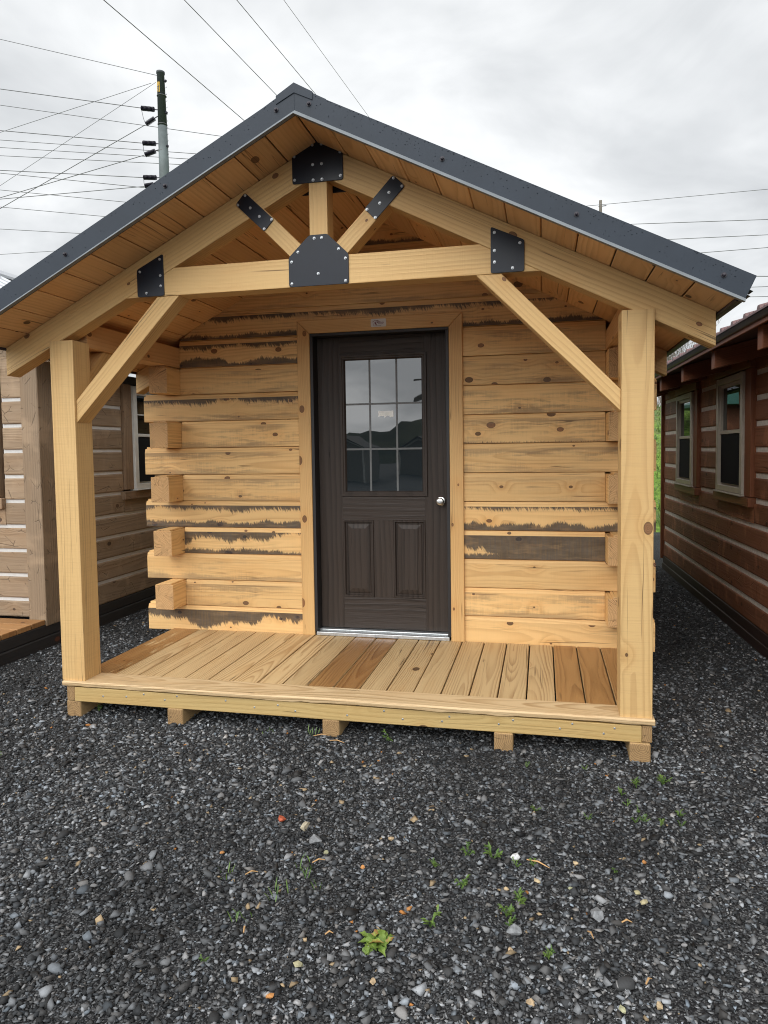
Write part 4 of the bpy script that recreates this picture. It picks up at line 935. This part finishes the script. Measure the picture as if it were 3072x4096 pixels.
for p, q in [((2.625, -.927), (2.704, -.961)), ((2.815, -1.262), (2.83, -1.290)), ((2.92, -1.201), (2.952, -1.193)), ((2.957, -1.444), (2.976, -1.419)), ((1.665, -1.202), (1.702, -1.177)), ((1.783, -1.472), (1.773, -1.442)), ((2.031, -1.43), (2.054, -1.419)), ((1.873, -1.091), (1.912, -1.065)), ((1.52, -.05), (1.60, -.03)), ((1.62, -.09), (1.70, -.10))]:
    b = MB(); b.tube([(*p, G + .014), ((p[0] + q[0]) / 2, (p[1] + q[1]) / 2 + .003, G + .02), (*q, G + .013)], [.0022, .003, .0012], 5)
    tag(b.build('wood_splinter', M['straw']), 'thin tan wood splinter lying on the gravel', 'splinter', 'wood splinters on the gravel')

# ------------------------------------------------------------------ weeds
t = NT('weed_leaf'); o = t.obj(); M['leaf'] = t.set(Base_Color=t.mix(t.mr(t.noise(o, 40, 3), .35, .65), (.05, .105, .02), (.11, .18, .035)), Roughness=.5, Specular_IOR_Level=.4)
t = NT('weed_leaf_broad'); o = t.obj(); M['leaf2'] = t.set(Base_Color=t.mix(t.mr(t.noise(o, 25, 3), .35, .65), (.07, .13, .018), (.14, .20, .035)), Roughness=.5, Specular_IOR_Level=.4)
t = NT('weed_leaf_red'); o = t.obj(); M['leaf3'] = t.set(Base_Color=t.mix(t.mr(t.noise(o, 60, 3), .35, .65), (.22, .09, .03), (.18, .26, .04)), Roughness=.5)
def leaf(b, R, base, az, L, wd, lift, droop, m=0, tooth=0):
    n = 5; d = Vector((math.cos(az), math.sin(az), 0)); s = Vector((-d.y, d.x, 0)); prev = None
    for i in range(n + 1):
        q = i / n
        c = Vector(base) + d * L * q + Vector((0, 0, L * (lift * q - droop * q * q)))
        ww = wd * math.sin(math.pi * min(1, .12 + q * .88)) ** .8 * (1 + tooth * ((i % 2) - .5)) if i < n else .0006
        cur = (c - s * ww + Vector((0, 0, ww * .25)), c + s * ww + Vector((0, 0, ww * .25)), c)
        if prev:
            b.face([prev[0], prev[2], cur[2], cur[0]], None, m); b.face([prev[2], prev[1], cur[1], cur[2]], None, m)
        prev = cur
def weed(x, y, kind, size, label, group=None, seed=0, name='weed'):
    R = random.Random(seed); b = MB(); z = G + .006
    if kind == 'rosette':
        for i in range(34): leaf(b, R, (x + R.uniform(-.028, .028), y + R.uniform(-.018, .018), z), R.uniform(0, 6.28), size * R.uniform(.35, .75), size * R.uniform(.10, .15), R.uniform(.2, .9), R.uniform(.3, .9), 0 if R.random() < .85 else 1, .6)
        mats = [M['leaf2'], M['leaf3']]
    elif kind == 'sprig':
        for i in range(R.randint(3, 6)):
            a = R.uniform(0, 6.28); tip = Vector((x + math.cos(a) * size * R.uniform(.25, .8), y + math.sin(a) * size * R.uniform(.25, .8), z + size * R.uniform(.35, .9))); bs = Vector((x, y, z - .006))
            b.tube([bs, bs.lerp(tip, .5) + Vector((0, 0, size * .1)), tip], [.0014, .0011, .0006], 4)
            for k_ in range(R.randint(5, 8)):
                q = .3 + .7 * k_ / 6; pt = bs.lerp(tip, min(1, q)) + Vector((0, 0, size * .1 * (1 - abs(2 * q - 1))))
                leaf(b, R, pt, a + R.choice((-1, 1)) * R.uniform(.3, 1.2), size * R.uniform(.25, .42), size * .065, R.uniform(.2, 1.0), R.uniform(.1, .6))
        mats = [M['leaf']]
    else:
        for i in range(R.randint(4, 8)):
            bx, by = x + R.uniform(-.03, .03), y + R.uniform(-.03, .03); leaf(b, R, (bx, by, z), R.uniform(0, 6.28), size * R.uniform(.6, 1.1), .0022, R.uniform(1.5, 3), R.uniform(.3, 1))
        mats = [M['leaf']]
    return tag(b.build(name, mats), label, 'weed', group)
weed(2.190, -1.424, 'rosette', .076, 'largest weed, a broad leafy yellow-green rosette growing from the gravel', seed=1)
weed(2.339, -1.322, 'sprig', .055, 'feathery green weed just right of the broad leafy rosette', seed=2)
weed(1.715, -1.592, 'sprig', .026, 'tiny reddish weed left of the broad rosette near the photo bottom', seed=3)
weed(1.922, -.013, 'sprig', .055, 'upright two-leaf seedling beside the middle skid of the new cabin', seed=14)
weed(.174, .07, 'sprig', .035, 'small green weed beside the leftmost skid of the new cabin', seed=15)
weed(2.504, -.932, 'sprig', .060, 'bushiest green sprig of the cluster beside the white stone', seed=16)
for i, (x, y) in enumerate([(2.414, -.931), (2.589, -.961), (2.654, -.948), (2.413, -1.114), (2.606, -1.162), (2.568, -1.225), (2.579, -1.268), (2.697, -1.38), (2.927, -.926), (2.857, -.599), (2.653, -.568), (3.022, -.456), (3.057, -.503), (3.039, -.58), (3.075, -.571), (3.134, -.584), (3.218, -.501), (3.21, -.575), (2.306, -1.016), (3.08, -.285), (3.197, -.237), (3.011, -.366), (2.872, -.156), (2.607, -.183), (.06, -.55)]):
    weed(x, y, 'sprig', .042 if i in (0, 3, 4, 5, 19, 20) else .026, 'small green weed sprig growing in the dark gravel', 'small weed sprigs in the gravel', seed=20 + i)
for i, (x, y) in enumerate([(1.852, -1.104), (1.885, -1.142), (1.816, -1.279), (1.60, -1.22), (1.75, -1.40), (1.50, -.02), (1.28, -.05), (1.95, -1.22)]):
    weed(x, y, 'grass', .020, 'thin tuft of young grass blades in the dark gravel', 'young grass tufts in the gravel', seed=60 + i, name='grass_tuft')

# ------------------------------------------------------------------ utility poles and wires
M['polewood'] = plain('pole_steel', (.085, .105, .105), .6, var=.3, nscale=.8, bump=.2, bscale=6)
M['pole_dark'] = plain('pole_top', (.030, .038, .040), .55, var=.2)
M['insul'] = plain('insulator', (.012, .010, .020), .35)
M['wire'] = plain('wire', (.11, .11, .115), .6)
M['tagy'] = plain('tag_yellow', (.60, .36, .02), .6)
M['grey_wood'] = plain('old_pole_wood', (.16, .14, .12), .8, var=.3, nscale=2)
pole = thing('utility_pole', 'tall gray transmission pole with dark insulators behind the left roof slope', 'utility pole', (-21.30, 38, G))
b = MB(); b.tube([(-21.30, 38, G - .3), (-21.36, 38, 17.0), (-21.38, 38, 19.5), (-21.40, 38, 22.5)], [.45, .345, .32, .29], 20); b.build('shaft', M['polewood'], pole, smooth=True)
b = MB(); b.tube([(-21.40, 38, 22.5), (-21.43, 38, 25.80), (-21.43, 38, 25.82), (-21.43, 38, 25.95)], [.29, .232, .27, .27], 20); b.build('shaft_top', M['pole_dark'], pole, smooth=True)
b = MB(); b.box(-21.53, -21.37, 37.72, 37.74, 24.58, 25.2); tg = b.build('number_tag', M['tagy'], pole)
for i, ch in enumerate('143'): text('number', ch, .26, (-21.53, 37.715, 25.0 - .2 * i), M['pole_dark'], tg, .01)
for z in (25.3, 23.3, 21.2, 19.4):
    b = MB(); b.tube([(-21.10, 37.95, z), (-21.0, 37.9, z)], [.09, .07], 10); b.build('bracket', M['insul'], pole)
for z in (24.4, 22.6, 20.9):
    b = MB(); b.tube([(-21.40, 38, z), (-21.40, 38, z + .03)], .31, 20); b.build('band', M['wire'], pole)
b = MB()
z = 19.0
while z < 25:
    sx_ = -21.40 + (.30 + .004 * (25 - z)); b.tube([(sx_ - .03, 37.95, z), (sx_ + .10, 37.95, z), (sx_ + .10, 37.95, z + .06)], .014, 5); z += .42
b.build('step_bolts', M['wire'], pole)
INS = [((-21.713, 23.596), (-22.899, 23.841)), ((-21.773, 23.173), (-22.601, 22.776)), ((-21.70, 21.441), (-22.868, 21.614)), ((-21.769, 21.056), (-22.728, 20.839)), ((-21.72, 19.279), (-22.892, 19.411)), ((-22.013, 18.892), (-22.8, 18.847))]
for (xa, za), (xb_, zb_) in INS:
    b = MB(); p, q = Vector((xa, 38, za)), Vector((xb_, 38, zb_)); st0 = p.lerp(q, .22)
    b.tube([Vector((-21.40, 38, za - .02)), p, st0], .03, 6)
    pts = []; rr = []; n = 10
    for i in range(n):
        for f_, r_ in ((.0, .05), (.25, .16), (.45, .16), (.7, .05)): pts.append(st0.lerp(q, (i + f_) / n)); rr.append(r_)
    b.tube(pts, rr, 10); b.build('insulator', M['insul'], pole)
for i in (0, 2, 4):
    p, q = INS[i][1], INS[i + 1][1]
    b = MB(); p, q = Vector((p[0], 38, p[1])), Vector((q[0], 38, q[1])); mid = p.lerp(q, .55) + Vector((-.02, 0, -.1)); b.tube([p, mid, q], .018, 5); b.build('jumper_wire', M['wire'], pole)
def wire(p, q, r, label, group=None, ext0=0.0, ext1=0.0, sag=0.0):
    p, q = Vector(p), Vector(q); a = p + (p - q) * ext0; c = q + (q - p) * ext1
    pts = [a.lerp(c, i / 12) - Vector((0, 0, sag * 4 * (i / 12) * (1 - i / 12))) for i in range(13)] if sag else [a, c]
    b = MB(); b.tube(pts, r, 6); return tag(b.build('power_line', M['wire']), label, 'power line', group)
LW = [((-29.82, 28.45), (-21.68, 25.76), .018, 'topmost wire, running up left from the pole top'),
 ((-33.71, 23.47), (-22.12, 25.33), .015, 'thin wire rising to the pole top from mid left, upper of two'),
 ((-33.9, 19.9), (-21.79, 25.34), .013, 'thin wire rising steeply to the pole top, lower of two'),
 ((-33.57, 26.36), (-22.95, 23.86), .024, 'wire to the left end of the topmost insulator'),
 ((-33.98, 18.36), (-22.66, 22.74), .022, 'steep wire rising to the slanted insulator of the top pair'),
 ((-33.71, 23.6), (-22.95, 21.62), .024, 'wire to the level insulator of the middle pair'),
 ((-33.94, 19.09), (-22.78, 20.83), .022, 'wire rising to the slanted insulator of the middle pair'),
 ((-33.84, 20.94), (-22.95, 19.41), .024, 'wire to the level insulator of the lowest pair'),
 ((-33.94, 19.0), (-22.86, 18.83), .022, 'wire rising gently to the slanted insulator of the lowest pair')]
for a, c, r, lb in LW: wire((a[0], 38, a[1]), (c[0], 38, c[1]), r, lb, None, .6, 0)
PASS = [((-33.62, 25.29), (-17.24, 21.43), .019, 'long wire passing behind the pole between its top and middle insulators'),
 ((-33.74, 22.97), (-18.98, 20.52), .019, 'upper wire of three passing behind the pole below the middle insulators'),
 ((-33.77, 22.47), (-19.54, 20.25), .019, 'middle wire of three passing behind the pole below the middle insulators'),
 ((-33.79, 21.92), (-19.98, 19.94), .019, 'lower wire of three passing behind the pole below the middle insulators'),
 ((-33.85, 20.75), (-22.58, 18.7), .021, 'wire crossing just under the lowest insulators toward the roof edge'),
 ((-33.91, 19.62), (-24.08, 17.91), .019, 'second wire below the insulators, meeting the left roof edge'),
 ((-33.97, 18.47), (-25.72, 17.12), .019, 'third wire below the insulators, meeting the left roof edge'),
 ((-34.05, 16.98), (-27.52, 16.15), .019, 'fourth wire below the insulators, meeting the left roof edge'),
 ((-34.14, 15.25), (-29.59, 15.16), .016, 'lowest near-level wire at the far left above the roof edge')]
k38 = 39.5 / 38.0
for a, c, r, lb in PASS:
    cx_, cy_, cz_ = co.location; s_ = (39.6 - cy_) / (38 - cy_)
    P = lambda q: (cx_ + (q[0] - cx_) * s_, 39.6, cz_ + (q[1] - cz_) * s_)
    wire(P(a), P(c), r, lb, None, .6, .8)
OV = [((-6.48, 10.16), (-5.84, 15.85)), ((-4.81, 10.56), (-4.38, 14.73)), ((-3.72, 10.82), (-3.34, 14.86)), ((-2.74, 11.05), (-2.25, 16.38))]
for i, (a, c) in enumerate(OV):
    wire((*a, 11), (*c, 11), (.010, .0085, .008, .0055)[i], ('first (leftmost) of four wires passing over the roof', 'second from left of four wires passing over the roof', 'third from left of four wires passing over the roof ridge', 'thinnest, rightmost of four wires passing over the roof ridge')[i], None, 6, 6)
RWR = [((5.59, 17.46), (16.73, 17.54), .016, 'topmost wire on the right, strung from the small distant pole'), ((8.47, 16.03), (16.75, 15.65), .020, 'second wire from the top right of the roof'), ((10.79, 14.86), (16.77, 14.69), .020, 'third wire from the top right of the roof'), ((12.85, 13.85), (16.78, 13.89), .020, 'fourth wire from the top right of the roof'),
 ((16.09, 12.13), (16.8, 12.08), .026, 'thick short wire at the tip of the right eave'), ((15.73, 11.46), (16.81, 11.43), .020, 'short wire just below the right eave tip'), ((15.42, 10.86), (16.82, 10.8), .020, 'lowest short wire under the right eave tip')]
for a, c, r, lb in RWR: wire((a[0], 45, a[1]), (c[0], 45, c[1]), r, lb, None, .25 if a[0] < 6 else .6, 2.0)
b = MB(); b.tube([(6.53, 45.3, 0), (6.53, 45.3, 17.85)], [.15, .10], 10)
up = thing('utility_pole', 'thin distant wooden pole whose top shows above the right roof slope', 'utility pole', (6.53, 45.3, 0))
b.build('shaft', M['grey_wood'], up); b = MB(); b.tube([(6.4, 45.3, 17.45), (6.9, 45.2, 17.45)], .03, 6); b.build('bracket', M['wire'], up)

# ------------------------------------------------------------------ bare trees on the bank
M['bark'] = plain('bark', (.13, .11, .095), .9, var=.3, nscale=6)
def bare_tree(x, y, h, seed, label, group=None):
    R = random.Random(seed); z0 = bank_z(x, y) - .1
    tr = MB(); br = MB()
    def grow(p, d, L, r, lv, mb):
        n = 4; pts = [p]; rr = [r]
        for i in range(n):
            d = (d + Vector((R.uniform(-1, 1), R.uniform(-1, 1), R.uniform(-.3, .6))) * (.10 if lv == 0 else .22)).normalized(); pts.append(pts[-1] + d * L / n); rr.append(r * (1 - .17 * (i + 1)))
        mb.tube(pts, rr, 6 if lv < 2 else 4, cap=False)
        if lv >= 3: return
        for k_ in range((9, 5, 4)[lv]):
            i = R.randint(1 if lv else 2, n); q = pts[i]
            a = R.uniform(0, 6.28); side = Vector((math.cos(a), math.sin(a), R.uniform(.1, .9))).normalized()
            grow(q, (d * .55 + side * .8).normalized(), L * R.uniform(.38, .62), max(.012, rr[i] * .5), lv + 1, br)
    e = thing('bare_tree', label, 'tree', (x, y, z0), group=group)
    grow(Vector((x, y, z0)), Vector((R.uniform(-.05, .05), 0, 1)), h * .75, h * .013, 0, tr)
    tr.build('trunk', M['bark'], e, smooth=True); br.build('branches', M['bark'], e)
for i, (x, y, h) in enumerate([(10.3, 43, 4.6), (10.9, 42, 4.9), (11.5, 45, 5.2), (9.7, 45, 4.4), (11.9, 48, 5.4), (10.6, 46, 4.8)]):
    bare_tree(x, y, h, 100 + i, 'bare leafless tree on the bank seen under the right eave', 'bare trees on the bank')
# undergrowth and grass blades on the bank, visible down the gap beside the right post
b = MB(); R_ = random.Random(21)
for _ in range(5200):
    x = R_.uniform(3.2, 7.0); y = R_.uniform(9.3, 15) if R_.random() < .8 else R_.uniform(15, 21)
    z = bank_z(x, y); h = R_.uniform(.05, .16); a = R_.uniform(0, 6.28); dx, dy = math.cos(a) * h * .5, math.sin(a) * h * .5; w_ = R_.uniform(.006, .014)
    b.face([(x - w_, y, z), (x + w_, y, z), (x + dx, y + dy, z + h)])
gb = b.build('grass', M['leaf']); gb['kind'] = 'stuff'
b = MB()
for _ in range(420):
    x = R_.uniform(4.5, 9.5); y = R_.uniform(17, 24); z = bank_z(x, y); h = R_.uniform(.4, 1.1)
    b.tube([(x, y, z), (x + R_.uniform(-.2, .2), y, z + h * .6), (x + R_.uniform(-.35, .35), y, z + h)], [.010, .007, .003], 4, cap=False)
ub = b.build('undergrowth', M['bark']); ub['kind'] = 'stuff'

# green-roofed cabin beyond, mirrored in the brown cabin's window
gc_ = thing('shed', 'small wooden shed with green metal roof, mirrored in the brown cabin window', 'shed', (.6, 11.5, .3))
b = MB(); b.box(-.6, 1.8, 11.4, 13.0, bank_z(.6, 11.4) - .4, 2.15, 'x'); b.build('wall', M['brown'], gc_)
b = MB(); b.prism([(-1.0, 2.1), (2.2, 2.1), (2.2, 2.16), (.6, 2.75), (-1.0, 2.16)], (0, 13.3, 0), (1, 0, 0), (0, 0, 1), 2.3); b.build('roof', M['greenroof'], gc_)

# sheds across the yard, mirrored in the door glass
M['shedw'] = plain('shed_siding', (.20, .19, .17), .8, var=.15); M['shedt'] = plain('shed_trim', (.62, .62, .58), .6); M['shedr'] = plain('shed_roof', (.06, .055, .05), .8)
for i, (x, y, wv, lb) in enumerate([(-7.0, -29, 2.6, 'grey gable shed with white trim across the yard, mirrored left in the door glass'), (-3.6, -33, 2.4, 'grey gable shed with white trim across the yard, mirrored right in the door glass')]):
    e_ = thing('shed', lb, 'shed', (x, y, G)); hgt = 1.35
    b = MB(); b.prism([(x - wv / 2, G), (x + wv / 2, G), (x + wv / 2, hgt), (x, hgt + wv * .33), (x - wv / 2, hgt)], (0, y + 3, 0), (1, 0, 0), (0, 0, 1), 3.0)
    b.build('wall', M['shedw'], e_)
    b = MB()
    for sg_ in (-1, 1):
        b.prism([(x, hgt + wv * .33 + .02), (x + sg_ * (wv / 2 + .15), hgt - .08), (x + sg_ * (wv / 2 + .15), hgt - .02), (x, hgt + wv * .33 + .1)], (0, y + 3.2, 0), (1, 0, 0), (0, 0, 1), 3.4)
    b.build('roof', M['shedr'], e_)
    b = MB()
    for sg_ in (-1, 1):
        b.prism([(x, hgt + wv * .33 - .1), (x + sg_ * (wv / 2 + .1), hgt - .15), (x + sg_ * (wv / 2 + .1), hgt - .04), (x, hgt + wv * .33 + .02)], (0, y + 3.03, 0), (1, 0, 0), (0, 0, 1), .02)
        b.box(x + sg_ * (wv / 2 - .04) - .05, x + sg_ * (wv / 2 - .04) + .05, y + 3.002, y + 3.025, G, hgt - .1)
    b.build('trim', M['shedt'], e_)
b = MB(); b.tube([(-4.7, -40, G), (-4.7, -40, 13)], [.22, .15], 10)
e_ = thing('utility_pole', 'utility pole behind the photographer, mirrored in the door glass', 'utility pole', (-4.7, -40, G)); b.build('shaft', M['grey_wood'], e_)
b = MB(); b.box(-6.0, -3.4, -40.2, -40.05, 5.6, 5.75); b.box(-5.7, -3.7, -40.2, -40.05, 4.6, 4.75); b.build('crossarm', M['grey_wood'], e_)
